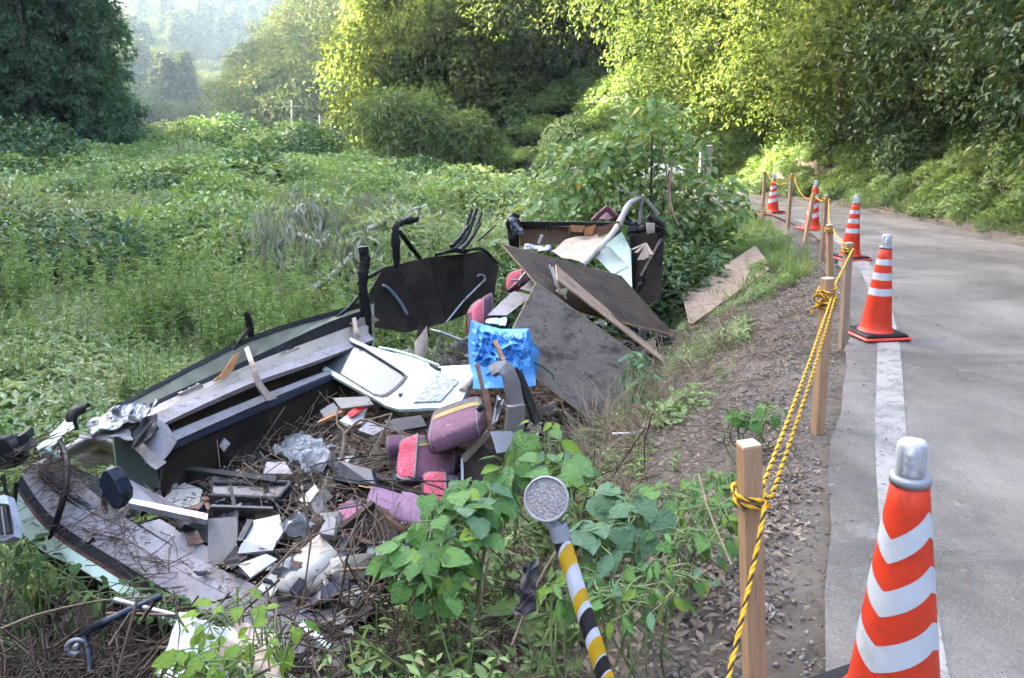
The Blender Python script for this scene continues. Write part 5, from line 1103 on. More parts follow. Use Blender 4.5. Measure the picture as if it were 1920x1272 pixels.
# heater box, panels, casing
T=thing('heater_box','black heater box with a gravel filled top in the wreck','heater',atz(470,950,-.6))
q=[atz(392,936,-.46),atz(402,912,-.46),atz(546,912,-.46),atz(522,942,-.46)]; mb=MB(); mb.prism(q,.012); mb.build('top',M_GREYP,T)
dn=V((0,0,-.13)); mb=MB(); mb.prism([q[0],q[3],q[3]+dn,q[0]+dn],.02); mb.build('front',M_NAVY,T)
mb=MB(); mb.prism([q[3]+V((.012,0,0)),q[2]+V((.012,0,0)),q[2]+dn+V((.012,0,0)),q[3]+dn+V((.012,0,0))],.02); mb.build('end',M_BLK,T)
for a,b_ in ((q[0],q[3]),(q[1],q[2]),(q[2],q[3])): mb=MB(); mb.bar(a+V((0,0,.02)),b_+V((0,0,.02)),.025,.03,bev=.006); mb.build('rim',M_DARK,T)
mb=MB(); mb.prism([atz(384,965,-.55),at(396,948,4.0),at(512,952,4.02),atz(505,985,-.6),atz(400,985,-.62)],.012); o=mb.build('grey_cover_board',M_GREYP); tag(o,'pale grey lid leaning below the heater box','lid')
mb=MB(); mb.bar(at(432,912,4.25),at(444,970,3.95),.02,.012); o=mb.build('black_bar',M_BLK); tag(o,'upright black flat bar in front of the heater box','bar')
mb=MB(); mb.prism([at(391,974,3.85),at(446,970,3.87),at(446,1054,3.7),at(392,1062,3.68)],.025); o=mb.build('board_scrap',M_GREYP); tag(o,'grey brown rectangular board standing upright in the wreck','board')
T=thing('white_casing','cracked white plastic casing with faint lettering','casing',at(490,1030,3.75))
wp=[at(452,1014,3.72),at(470,980,3.9),at(524,968,3.95),at(531,1000,3.82),at(520,1018,3.75)]; mb=MB(); mb.prism(wp,.02); mb.build('cover',M_WHITE,T)
mb=MB(); mb.prism([at(446,1040,3.64),at(456,1014,3.7),at(520,1014,3.73),at(512,1034,3.66)],.02); mb.build('base',M_WHITE,T)
mb=MB(); mb.bar(at(470,980,3.87),at(450,1020,3.68),.03,.04); mb.build('broken_edge',M_DARK,T)
tn=(wp[1]-wp[0]).cross(wp[3]-wp[0]).normalized()
if tn.dot(O-wp[0])<0: tn=-tn
fc_=bpy.data.curves.new('lettering','FONT'); fc_.body='IOH'; fc_.size=.045; fc_.extrude=.0015; fc_.align_x='CENTER'
tx=(wp[2]-wp[1]).normalized(); ty=tn.cross(tx); cpos=atp(497,992,wp[0],tn)+tn*.0125
fo=bpy.data.objects.new('lettering_curve',fc_); link(fo)
fo.matrix_world=Matrix(((*[tx.x,ty.x,tn.x],cpos.x),(*[tx.y,ty.y,tn.y],cpos.y),(*[tx.z,ty.z,tn.z],cpos.z),(0,0,0,1)))
dg=bpy.context.evaluated_depsgraph_get(); lm=bpy.data.meshes.new_from_object(fo.evaluated_get(dg)); lm.transform(fo.matrix_world); lm.transform(Matrix.Translation(-V(T.location))); bpy.data.objects.remove(fo)
lm.materials.clear(); lm.materials.append(mat('pale_letter',(.85,.86,.87),.4,bump=0)); lo=link(bpy.data.objects.new('lettering',lm)); lo.parent=T
T=thing('beige_console','beige bus console with vent slots in the foreground wreckage','console',at(560,1090,3.6))
mb=MB(); mb.strip(catm([at(500,1100,3.42),at(560,1040,3.72),at(598,1006,3.86)],4),catm([at(545,1112,3.42),at(600,1076,3.58),at(634,1040,3.74)],4),.03,True); mb.build('top',M_CREAM,T)
mb=MB(); mb.strip(catm([at(545,1112,3.42),at(600,1076,3.58),at(634,1040,3.74)],4),catm([at(520,1126,3.42),at(592,1110,3.5),at(636,1060,3.68)],4),.02,True); mb.build('side',M_BEIGE,T)
mb=MB(); mb.prism([at(482,1108,3.38),at(505,1078,3.5),at(530,1092,3.48),at(508,1124,3.35)],.03); mb.build('corner',M_CREAM,T)
for k in range(5): mb=MB(); mb.bar(at(489+k*4.2,1083+k*1.5,3.44),at(497+k*4.2,1093+k*1.5,3.42),.006,.02); mb.build('vent_slot',M_BLK,T)
plate('small_frame','small dark plastic frame beside the beige console','frame',[(at(542,1108,3.42),),(at(562,1084,3.5),),(at(574,1094,3.48),),(at(554,1120,3.4),)],.02,M_DARK)
# clear plastic and foil
m,t,p=newmat('clear_film'); p.inputs['Base Color'].default_value=(.62,.64,.64,1); p.inputs['Transmission Weight'].default_value=.7; p.inputs['Roughness'].default_value=.2; p.inputs['IOR'].default_value=1.2; M_FILM=m
sheet('clear_plastic','crumpled clear plastic film right of the white casing','plastic film',[(526,985,-.40),(560,966,-.38),(590,985,-.42),(560,1015,-.46)],M_FILM,.05,(18,14),3,12,ridge=True)
sheet('clear_plastic','crumpled clear plastic film on the beige console','plastic film',[(500,1075,-.36),(540,1040,-.36),(565,1065,-.4),(530,1085,-.4)],M_FILM,.05,(18,14),5,12,ridge=True)
sheet('clear_plastic','torn plastic film in the middle of the twig litter','plastic film',[(548,860,-.42),(600,835,-.42),(640,862,-.45),(570,895,-.47)],M_FILM,.05,(18,14),8,9,ridge=True)
sheet('white_film','whitish film spread over the litter near the duct rail','plastic film',[(505,845,-.44),(570,815,-.44),(625,840,-.46),(545,870,-.48)],M_FILM,.05,(18,14),9,9,ridge=True)
# panels lying about
PL=[('plastic_scrap','long lilac grey panel pointing from the mirror into the wreck','panel',[(226,930,-.32),(242,900,-.30),(308,935,-.36),(398,985,-.42),(392,1000,-.45),(320,968,-.42)],.015,M_LILAC),
('metal_channel','silver channel rail lying across the lilac panel','rail',[(240,948,-.27),(246,940,-.27),(390,968,-.33),(388,980,-.33)],.03,M_METAL),
('plastic_scrap','lower lilac panel beside the front dashboard edge','panel',[(262,985,-.40),(300,975,-.40),(420,1045,-.50),(380,1060,-.52)],.015,M_LILAC),
('plastic_scrap','cream floor panel below the rack end','panel',[(300,945,-.50),(340,905,-.48),(380,920,-.5),(372,958,-.52)],.015,M_CREAM),
('metal_channel','long black rail across the middle of the litter','rail',[(310,878,-.40),(316,872,-.40),(520,896,-.42),(516,906,-.42)],.02,M_BLK),
('grey_flap','grey sheet stuck upright below the duct rail','sheet',[(at(404,806,5.0),),(at(432,832,4.9),),(at(420,848,4.85),),(at(398,820,4.95),)],.012,M_LILAC),
('grey_sheet','lilac sheet with a dark edge beyond the heater box','sheet',[(494,890,-.44),(500,868,-.42),(535,868,-.42),(548,890,-.44)],.014,M_LILAC),
('tan_lath','tan splintered lath near the red strap','lath',[(594,796,-.36),(600,790,-.36),(662,760,-.34),(664,765,-.35)],.02,M_TEAR),
('board_scrap','pale grey panel under the tan lath','panel',[(600,772,-.40),(625,756,-.38),(640,775,-.4),(612,788,-.42)],.012,M_GREYP),
('plastic_scrap','white lilac panel beside the red strap','panel',[(636,790,-.38),(660,772,-.36),(690,762,-.36),(678,795,-.4),(650,800,-.4)],.012,M_WHITE),
('plastic_scrap','lilac sheet below the pale mint door','panel',[(672,808,-.42),(690,792,-.4),(722,805,-.42),(700,818,-.44)],.012,M_LILAC),
('board_scrap','large grey panel edge under the door window','panel',[(625,748,-.30),(690,745,-.28),(700,760,-.3),(640,768,-.33)],.015,M_GREYP),
('plastic_scrap','dark panel below the right end of the door','panel',[(720,790,-.38),(790,780,-.34),(800,800,-.38),(735,812,-.42)],.015,M_DARK),
('cream_block','cream plastic block left of the heater box end','block',[(560,945,-.48),(590,915,-.46),(600,925,-.47),(572,958,-.5)],.05,M_CREAM),
('plastic_scrap','flat navy panel behind the pink headrest','panel',[(600,965,-.45),(640,962,-.43),(640,985,-.46),(605,1000,-.48)],.02,M_NAVY),
('silver_box','silver grey box edge left of the pink headrest','box',[(600,1005,-.44),(618,972,-.40),(632,978,-.4),(628,1010,-.45)],.05,M_LILAC),
('dark_wedge','dark wedge under the leaning battens','wedge',[(600,1105,-.42),(640,1085,-.4),(660,1100,-.42),(610,1135,-.46)],.03,M_NAVY),
('grey_board','weathered grey board below the white sheet','board',[(560,1165,-.45),(640,1150,-.45),(660,1170,-.47),(580,1180,-.48)],.02,M_GREYP),
('cream_paper','small crumpled cream paper near the grey board','paper',[(634,1182,-.42),(662,1172,-.41),(664,1190,-.43),(646,1192,-.44)],.006,M_CREAM),
('mint_strip','pale mint tube strip at the foot of the wreck','strip',[(560,1180,-.42),(568,1172,-.42),(622,1216,-.44),(614,1224,-.44)],.04,M_MINTW),
('plastic_scrap','cream panel between casing and grey board','panel',[(446,1060,-.42),(500,1040,-.40),(520,1050,-.42),(470,1085,-.45)],.012,M_CREAM),
('plastic_scrap','dark flat panel behind the clear plastic','panel',[(570,930,-.52),(610,915,-.5),(625,935,-.52),(590,960,-.55)],.02,M_DARK)]
for nm,lb,ct,pts,th,mt in PL: plate(nm,lb,ct,pts,th,mt)
M_STRAP=mat('red_strap',(.55,.02,.02),.5,bump=.1)
sheet('red_strap','bright red strap lying beside the tan lath','strap',[(650,775,-.34),(684,757,-.32),(692,764,-.33),(658,783,-.36)],M_STRAP,.015,(8,4),2,8)
# mint and white panel upright beside the grey plywood
T=thing('bulkhead_scrap','white and grey torn panel above the blue tarpaulin','panel',at(960,600,6.3))
mb=MB(); mb.crumple([at(914,592,6.35),at(962,548,6.75),at(1000,555,6.7),at(950,592,6.35)],12,8,.008,seed=2); mb.build('grey_face',M_LILAC,T)
mb=MB(); mb.crumple([at(975,542,6.75),at(1010,515,6.95),at(1020,520,6.95),at(1006,552,6.7)],6,6,.008,seed=4); mb.build('white_face',M_WHITE,T)
mb=MB(); mb.crumple([at(912,600,6.2),at(950,594,6.3),at(948,612,6.15),at(908,612,6.1)],8,5,.03,seed=7,sc=9); mb.build('torn_edge',M_MINT,T)
plate('mint_offcut','small pale mint offcut between the plywood sheets','offcut',[(at(1042,545,6.5),),(at(1066,540,6.6),),(at(1060,556,6.45),)],.01,M_MINT)
for k,(a,b_) in enumerate([((1030,497),(1050,552)),((1036,502),(1048,538)),((1040,530),(1062,560))]):
    mb=MB(); mb.bar(at(*a,6.6),at(*b_,6.35),.012,.01); o=mb.build('broken_strip',M_LILAC); tag(o,ORD[k]+' thin broken strip hanging between the plywood sheets','strip','strips between the plywood sheets')
# condenser at the left edge
T=thing('condenser_unit','grey condenser unit with grille cut by the left edge','condenser',at(0,1012,3.55))
mb=MB(); mb.prism([at(-60,930,3.6),at(20,932,3.6),at(34,985,3.5),at(34,1008,3.45),at(18,1016,3.45),at(-60,1022,3.45)],.06); mb.build('frame',mat('pale_grey_paint',(.42,.45,.52),.5,bump=.05),T)
P4=[at(-50,944,3.5),at(14,946,3.5),at(22,1000,3.4),at(-50,1006,3.4)]; mb=MB(); mb.prism(P4,.03); gr=mb.build('grille',M_DARK,T)
for k in range(7):
    f=.08+k*.14; mb=MB(); mb.bar(P4[0].lerp(P4[1],f)+V((0,-.025,0)),P4[3].lerp(P4[2],f)+V((0,-.025,0)),.006,.006); mb.build('fin',M_GREYP,gr)
# frame with a caster in the dark lower left
T=thing('metal_cart_frame','dark blue metal frame with a small wheel in the thicket','frame',at(170,1250,2.75))
M_BLUEM=mat('dark_blue_metal',(.022,.03,.045),.4,metal=.4,var=.3,c2=(.12,.09,.07),c2s=9,bump=.1)
mb=MB(); mb.tube(catm([at(158,1188,2.85),at(200,1165,2.95),at(300,1120,3.15)],3),.017,8); mb.build('bar',M_BLUEM,T)
mb=MB(); mb.tube([at(158,1186,2.85),at(166,1225,2.78),at(170,1262,2.72)],.017,8); mb.build('leg',M_BLUEM,T)
mb=MB(); mb.tube([at(215,1125,3.1),at(290,1145,3.05),at(350,1160,3.0)],.012,8); mb.build('rod',M_METAL,T)
c=at(142,1213,2.8); mb=MB(); n=20; mb.tube([c+V((math.cos(i/n*6.283)*.034,.012*math.cos(i/n*6.283),math.sin(i/n*6.283)*.034)) for i in range(n+1)],.008,6); mb.build('wheel',M_GREY,T)
mb=MB(); mb.tube([c+V((0,-.012,0)),c+V((0,.012,0))],.011,8); mb.build('hub',M_GREY,T)
# silver pipe with a ring right of the grey plywood
T=thing('bent_pipe','silver bent pipe with a coil end on the slope','pipe',at(1205,828,5.0))
mb=MB(); mb.tube(catm([at(1150,815,5.05),at(1178,814,5.0),at(1196,812,5.0)],3),.014,8); mb.tube(catm([at(1222,764,5.3),at(1214,780,5.2),at(1205,802,5.1)],3),.012,8); mb.build('tube',M_METAL,T)
c=at(1204,822,5.0); mb=MB(); mb.tube([c+V((math.cos(a)*.045,math.sin(a)*.02,math.sin(a)*.045)) for a in np.linspace(-2.4,2.6,16)],.009,7); mb.build('coil',M_METAL,T)
sheet('dark_plastic','dark green plastic sheet under the grey plywood edge','plastic sheet',[(1078,812,-.82),(1150,815,-.82),(1150,840,-.86),(1085,842,-.86)],mat('dark_green_plastic',(.03,.05,.045),.3,bump=.1),.03,(10,6),5,6)
# white bag in the lower left
M_BAG=mat('white_bag',(.72,.73,.75),.5,var=.06,vs=6,c2=(.55,.45,.40),c2s=4,c2r=(.58,.7),bump=.2,bs=30); M_BAGP=mat('pink_paper',(.58,.42,.36),.8,var=.15,bump=.3)
sheet('white_bag','white plastic bag under vines at the bottom of the picture','bag',[at(298,1272,2.25),at(340,1168,2.5),at(452,1190,2.45),at(420,1330,2.15)],M_BAG,.05,(22,18),3,6,ridge=True,th=.02)
sheet('paper_bag','pinkish paper bag beside the white bag','bag',[at(400,1260,2.25),at(425,1185,2.46),at(520,1200,2.45),at(520,1300,2.2)],M_BAGP,.05,(20,16),6,6,ridge=True,th=.02)
# small fragments nobody could count
def frags(name,n,mt,smin,smax,label,cat,u0=.15,u1=4.2,v0=.35,v1=1.95,z0=-.70,flat=.12,seed=1):
    r=np.random.default_rng(seed); mb=MB()
    for i in range(n):
        u=u0+(u1-u0)*r.random();v=v0+(v1-v0)*r.random();s=smin+(smax-smin)*r.random()**2; z=z0+.13*mnoise.noise(V((u*1.4,v*1.4,5)))+.12*r.random()
        m_=Matrix.Rotation(r.normal()*.35,3,'X')@Matrix.Rotation(r.normal()*.35,3,'Y')@Matrix.Rotation(r.random()*6.28,3,'Z')
        mb.box(B(u,v,z),(s,s*(.15+.6*r.random()),max(.004,s*flat*r.random())),m_)
    o=mb.build(name,mt); return tag(o,label,cat,kind='stuff')
def torn(name,n,mt,smin,smax,label,z0=-.72,u0=.15,u1=4.4,v0=.35,v1=1.95,seed=1):
    """bent, torn scraps of sheet"""
    r=np.random.default_rng(seed); mb=MB()
    for i in range(n):
        u=u0+(u1-u0)*r.random();v=v0+(v1-v0)*r.random();s=smin+(smax-smin)*r.random()**1.6; c=B(u,v,z0+.13*mnoise.noise(V((u*1.4,v*1.4,5)))+.16*r.random())
        m_=Matrix.Rotation(r.random()*6.28,3,'Z')@Matrix.Rotation(r.normal()*.5,3,'X')@Matrix.Rotation(r.normal()*.4,3,'Y'); w=s*(.25+.6*r.random())
        q=[c+m_@V((sx*s*(.7+.5*r.random())/2,sy*w*(.6+.7*r.random())/2,.15*s*r.normal())) for sx,sy in ((-1,-1),(1,-1),(1,1),(-1,1))]
        mb.crumple(q,4,3,s*.10,.006,seed=int(r.integers(99)),sc=5/s*.4)
    o=mb.build(name,mt); return tag(o,label,'debris',kind='stuff')
torn('lilac_scraps',70,M_LILAC,.08,.34,'bent lilac grey plastic scraps strewn in the wreck',seed=21)
torn('beige_scraps',55,M_BEIGE,.08,.34,'bent beige lining scraps strewn in the wreck',seed=22)
torn('dark_scraps',90,M_DARK,.08,.38,'bent dark trim scraps strewn in the wreck',seed=23)
torn('brown_scraps',80,M_DKBR,.08,.4,'splintered brown board scraps strewn in the wreck',seed=24)
torn('foil_scraps',26,M_FOIL2,.06,.2,'sooty foil scraps strewn in the wreck',seed=25)
torn('charred_scraps',90,M_CHAR,.08,.34,'charred sheet scraps below the plywood',u0=3.2,u1=6.4,v0=.3,v1=2.4,z0=-.66,seed=26)
torn('tan_scraps',40,M_TAN,.06,.22,'torn vinyl and foam scraps strewn in the wreck',seed=27)
torn('trough_scraps',50,M_GREYP,.06,.3,'grey torn scraps along the foot of the side wall',z0=-.68,u0=.8,u1=4,v0=.35,v1=.95,seed=41)
torn('trough_brown_scraps',50,M_BRWN,.06,.28,'brown splintered scraps along the foot of the side wall',z0=-.68,u0=.8,u1=4,v0=.35,v1=1.0,seed=42)
torn('trough_beige_scraps',34,M_CREAM,.05,.24,'cream lining scraps along the foot of the side wall',z0=-.68,u0=.8,u1=4,v0=.35,v1=1.1,seed=43)
torn('front_scraps',34,M_DARK,.06,.22,'dark torn scraps over the dashboard and driver area',z0=-.58,u0=.05,u1=.95,v0=.1,v1=1.7,seed=31)
torn('front_lilac_scraps',26,M_LILAC,.06,.24,'lilac torn scraps in the driver area',z0=-.60,u0=.2,u1=1.0,v0=.2,v1=1.7,seed=32)
torn('front_brown_scraps',30,M_BRWN,.05,.2,'brown torn scraps in the driver area',z0=-.60,u0=.15,u1=1.0,v0=.2,v1=1.7,seed=33)
r_=random.Random(4); mb=MB()
for i in range(26):
    u=.3+3.8*r_.random();v=.4+1.5*r_.random(); P=[B(u+r_.gauss(0,.22),v+r_.gauss(0,.22),-.50+.10*r_.random()) for _ in range(4)]; mb.tube(catm(P,5),.0045,5)
o=mb.build('loose_wires',M_BLK); tag(o,'black loose wiring tangled over the litter','wiring',kind='stuff')
frags('pale_fragments',70,M_LILAC,.04,.20,'broken pale plastic fragments strewn inside the wreck','debris',seed=1)
frags('beige_fragments',60,M_BEIGE,.04,.20,'broken beige fragments strewn inside the wreck','debris',seed=2)
frags('dark_fragments',300,M_DARK,.04,.24,'broken dark fragments strewn inside the wreck','debris',z0=-.74,seed=3)
frags('wood_fragments',230,M_DKBR,.05,.32,'broken brown board fragments strewn inside the wreck','debris',seed=4,flat=.06)
frags('grey_fragments',160,M_GREYP,.05,.28,'broken grey board fragments strewn inside the wreck','debris',seed=9,flat=.06,z0=-.68)
frags('white_fragments',40,M_WHITE,.02,.10,'small white fragments strewn inside the wreck','debris',seed=5,flat=.05,z0=-.74)
frags('charred_fragments',260,M_CHAR,.04,.2,'charred bits below the plywood sheets','debris',u0=3.4,u1=6.4,v0=.4,v1=2.7,z0=-.72,seed=6,flat=.5)
P=[];r=rng
u=.3+3.8*r.random(420);v=.35+1.5*r.random(420); q=[B(a,b_,-.58+.12*mnoise.noise(V((a*1.4,b_*1.4,5)))+.08*random.random()) for a,b_ in zip(u,v)]
scatter('wreck_twigs',PW['twigs'],np.array([tuple(p) for p in q]),sc(420,.5,1.2),'dry twigs tangled over the litter in the wreck','twigs',tilt=.35)
q=[B(.4+3.4*random.random(),.4+1.4*random.random(),-.56+.06*random.random()) for _ in range(320)]
scatter('wreck_litter',PW['litter'],np.array([tuple(p) for p in q]),sc(320,.4,.9),'small dead leaves and chips over the wreck litter','leaf litter',tilt=.4)
# big dry branch standing in the litter
T=thing('dry_branch','forked dry branch standing in the middle of the wreck','branch',at(645,830,4.9))
mb=MB()
for L,a,b_ in (([(640,870,4.75),(645,815,4.9),(632,795,4.95),(634,762,5.05)],.011,.006),([(645,815,4.9),(672,790,4.95),(690,788,4.95),(735,776,5.0)],.010,.005),([(690,788,4.95),(720,800,4.85),(780,820,4.8)],.007,.004),([(735,776,5.0),(715,815,4.85),(690,862,4.7)],.007,.004)):
    P=catm([at(*q) for q in L],4); k=len(P); mb.tube(P,[a+(b_-a)*i/(k-1) for i in range(k)],6)
mb.build('wood',LF_TWIG,T)

at=_at
# ================================================================ delineator post
T=thing('delineator_post','leaning yellow and black striped post with round grey reflector','road reflector',at(1165,1330,1.72))
hc=at(1025,936,1.92); pt=at(1046,990,1.9); pb=at(1172,1390,1.74); ax=(pb-pt).normalized()
def axring(c,ax,r,n=28,off=lambda a:0):
    x=ax.cross(V((0,1,0))).normalized(); y=ax.cross(x); return [c+x*math.cos(2*math.pi*j/n)*r+y*math.sin(2*math.pi*j/n)*r+ax*off(2*math.pi*j/n) for j in range(n)]
def seg(a,b_,r,mt,name,sl=.0,n=28):
    A=axring(pt+ax*a,ax,r,n,lambda t:sl*math.cos(t+2.2)); Bq=axring(pt+ax*b_,ax,r,n,lambda t:sl*math.cos(t+2.2)); mb=MB(); mb.add(A+Bq,[(j,(j+1)%n,n+(j+1)%n,n+j) for j in range(n)],True); return mb.build(name,mt,T)
M_PWH=mat('white_post_paint',(.62,.64,.68),.4,var=.08,c2=(.4,.38,.35),c2s=9,c2r=(.56,.7),bump=.05); M_PYE=mat('yellow_post_tape',(.62,.36,.015),.45,var=.15,c2=(.4,.25,.05),c2s=9,bump=.05); M_PBK=mat('black_post_tape',(.02,.02,.022),.45,var=.3,bump=.05)
seg(0,.62,.0235,M_PWH,'pole'); seg(-.01,.035,.027,M_GREY,'collar')
for a,b_,mt,nm in ((.035,.065,M_PBK,'black_band'),(.075,.13,M_PYE,'yellow_band'),(.20,.235,M_PYE,'yellow_band'),(.255,.31,M_PBK,'black_band'),(.335,.385,M_PYE,'yellow_band'),(.39,.43,M_PBK,'black_band'),(.435,.50,M_PYE,'yellow_band'),(.505,.56,M_PBK,'black_band')): seg(a,b_,.0243,mt,nm,.03)
fn=(O-hc).normalized(); fn=(fn+V((-.15,0,.0))).normalized(); x=fn.cross(V((0,0,1))).normalized(); y=x.cross(fn)
def disc(prof,mt,name,n=40):
    mb=MB(); o=[]
    for r,h in prof: o+=[hc+(x*math.cos(2*math.pi*j/n)+y*math.sin(2*math.pi*j/n))*r+fn*h for j in range(n)]
    k=len(prof); mb.add(o,[(i*n+j,i*n+(j+1)%n,(i+1)*n+(j+1)%n,(i+1)*n+j) for i in range(k-1) for j in range(n)],True); mb.add(o[-n:],[tuple(range(n))]); return mb.build(name,mt,T)
disc([(.045,-.03),(.06,-.02),(.0625,.0),(.062,.012),(.057,.015),(.0555,.006)],mat('grey_housing',(.36,.35,.34),.5,bump=.05),'reflector_housing')
m,t,p=newmat('reflector_lens'); vo=N(t,'TexVoronoi'); vo.inputs['Scale'].default_value=140; tc=t.nodes.new('ShaderNodeTexCoord'); t.links.new(tc.outputs['Object'],vo.inputs['Vector']); cc=mixc(t,ramp(t,vo.outputs['Distance'],.1,.6),(.42,.40,.38),(.24,.22,.21)); cc=mixc(t,ramp(t,nz(t,12,5),.55,.7),cc,(.30,.24,.18)); t.links.new(cc,p.inputs['Base Color']); p.inputs['Roughness'].default_value=.3
b=N(t,'Bump'); b.inputs['Strength'].default_value=.8; b.inputs['Distance'].default_value=.003; t.links.new(vo.outputs['Distance'],b.inputs['Height']); t.links.new(b.outputs[0],p.inputs['Normal'])
disc([(.0555,.007),(.03,.009),(.001,.010)],m,'reflector_lens')
mb=MB(); mb.bar(hc-y*.05-fn*.01,pt+ax*.01,.03,.02); mb.build('reflector_neck',M_GREY,T)
# ================================================================ near broad leaves
def heart(name,mt,wd=1.,lob=1.,seed=0,cup=.18):
    r=random.Random(seed); half=[(0,.02),(.25*lob,-.10*lob),(.47,.04),(.54,.30),(.43,.52),(.31,.66),(.17,.84),(0,1.)]
    pts=[(x*wd*(1+.1*r.uniform(-1,1)),y) for x,y in half]; outl=pts+[(-x,y+.02*r.uniform(-1,1)) for x,y in pts[-2:0:-1]]
    vs=[(0,.28,.0)]+[(x,y,-cup*(x*x*2.2)+.10*abs(x)-cup*max(0,y-.3)**2*1.4+.03*r.uniform(-1,1)) for x,y in outl]; k=len(outl)
    ms=[(0,.6,-cup*.1)]; vs+=ms
    fs=[(0,1+i,1+(i+1)%k) for i in range(k)]
    me=npmesh(name,np.array(vs),np.array(fs),{'rnd':np.array([.95]+[(.75 if i%2==0 else .15)+.2*r.random() for i in range(len(outl))]+[.5])},smooth=True); me.materials.append(mt); return me
def lance(name,mt,wd=.34,seed=0):
    r=random.Random(seed); ys=[0,.12,.3,.5,.7,.87,1]; w=[.0,.5,.9,1,.8,.4,0]; vs=[];fs=[]
    for yy,ww in zip(ys,w):
        zc=-.22*yy*yy+.02*r.uniform(-1,1); vs+=[(-wd/2*ww,yy,zc+.07*ww),(0,yy,zc),(wd/2*ww,yy,zc+.07*ww)]
    rn=np.array([(.2,.9,.35)[q%3]+.1*r.random() for q in range(21)])
    for i in range(6):
        a=i*3
        for q in (0,1): fs+=[(a+q,a+q+1,a+q+4),(a+q,a+q+4,a+q+3)]
    me=npmesh(name,np.array(vs),np.array(fs),{'rnd':rn},smooth=True); me.materials.append(mt); return me
def bigleaf(name,c1,c2,tr=.35):
    m=leafmat(name,c1,c2,tr=tr,rough=.4,spec=.4); t=m.node_tree; p=t.nodes['Principled BSDF']
    b=N(t,'Bump'); b.inputs['Strength'].default_value=.5; b.inputs['Distance'].default_value=.05; t.links.new(nz(t,7,5,.6),b.inputs['Height']); t.links.new(b.outputs[0],p.inputs['Normal']); return m
LB=bigleaf('vine_leaf',(.055,.15,.045),(.17,.34,.075)); LB2=bigleaf('blue_green_leaf',(.07,.16,.09),(.15,.27,.13)); LB3=bigleaf('lime_leaf',(.16,.30,.04),(.28,.42,.06),.45)
H1=[heart('leaf',LB,seed=s) for s in (1,2,3)]; H2=[heart('leaf',LB2,seed=s,lob=.8) for s in (4,5)]; H3=[heart('leaf',LB3,wd=.8,lob=.5,seed=s) for s in (6,7)]; LN=[lance('leaf',LB,seed=1),lance('leaf',LB2,.42,2),lance('leaf',LB3,.45,3)]
def vine(name,label,cat,clumps,protos,size,n,seed,drop=None,facing=.8,ground_z=None,stemmat=None):
    """clumps: (centre, radii); leaves lie on the clump tops, stems run down into the middle"""
    r=random.Random(seed); base=V(clumps[0][0]); base.z=gz(base.x,base.y); T=thing(name,label,cat,base); st=MB()
    for i in range(n):
        c,rad=clumps[r.randrange(len(clumps))]; c=V(c); d=V((r.gauss(0,1),r.gauss(0,1)-.35,r.gauss(0,1)+.25)).normalized(); k=.6+.45*r.random()**.6
        p=c+V((d.x*rad[0],d.y*rad[1],d.z*rad[2]))*k
        nrm=(d*.5+V((0,-.25*facing,.75))+V((r.gauss(0,.35),r.gauss(0,.35),r.gauss(0,.25)))).normalized()
        tip=V((d.x*.6+r.gauss(0,.5),-.5+r.gauss(0,.5),-.55+r.gauss(0,.3))); tip=(tip-nrm*tip.dot(nrm)).normalized(); xx=tip.cross(nrm).normalized()
        s=size*(.55+.65*r.random()); M=Matrix((xx,tip,nrm)).transposed().to_4x4(); M.translation=p-base
        o=link(bpy.data.objects.new('leaf',protos[r.randrange(len(protos))])); o.parent=T; o.matrix_basis=M@Matrix.Diagonal((s,s,s,1))
        q=c+V((r.gauss(0,.3)*rad[0],r.gauss(0,.3)*rad[1],-rad[2]*.5)); mid=p.lerp(q,.5)+V((r.gauss(0,.02),r.gauss(0,.02),.03)); st.tube(catm([p,mid,q],3),[.0025]*4+[.003]*3,4,cap=False)
    for c,rad in clumps:
        for k in range(5):
            c=V(c); q=V((c.x+r.gauss(0,.5)*rad[0],c.y+r.gauss(0,.5)*rad[1],0)); q.z=gz(q.x,q.y)-.03; e=c+V((r.gauss(0,.5)*rad[0],r.gauss(0,.5)*rad[1],rad[2]*.4)); st.tube(catm([q,q.lerp(e,.5)+V((r.gauss(0,.05),r.gauss(0,.05),0)),e],4),.004,5)
    st.build('stem',stemmat or M_STEM,T); return T
M_STEM=mat('green_stem',(.16,.22,.08),.7,var=.2,bump=.1)
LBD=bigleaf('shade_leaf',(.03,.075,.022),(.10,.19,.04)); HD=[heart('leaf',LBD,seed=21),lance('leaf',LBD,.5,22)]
A=lambda px,py,Y:tuple(at(px,py,Y))
vine('climbing_vine','large leaved green vine heaped left of the reflector post','vine',[(A(845,985,2.7),(.17,.2,.13)),(A(775,1050,2.6),(.13,.15,.10)),(A(890,940,2.85),(.13,.15,.10)),(A(820,1070,2.5),(.14,.15,.12))],H1+H2[:1]+H1+H3[:1]+LN[:1],.085,185,1)
vine('climbing_vine','blue green vine leaves just right of the reflector post','vine',[(A(1130,1010,2.35),(.13,.12,.06)),(A(1200,970,2.6),(.10,.12,.06)),(A(1150,935,2.8),(.14,.12,.06))],H2+LN[1:2],.10,46,2)
vine('lime_vine','lime green small leaved vine over the white bag','vine',[(A(425,1150,2.45),(.14,.14,.08)),(A(500,1190,2.3),(.13,.14,.09)),(A(370,1240,2.2),(.10,.1,.06)),(A(460,1250,2.1),(.14,.12,.08))],H3+LN[2:],.062,95,3)
vine('leafy_weed','leafy weed with long leaves below the bent seat leg','weed',[(A(1020,840,3.6),(.14,.12,.16)),(A(960,880,3.3),(.12,.12,.08)),(A(1060,880,3.4),(.12,.12,.08))],LN+H1[:1],.13,64,4)
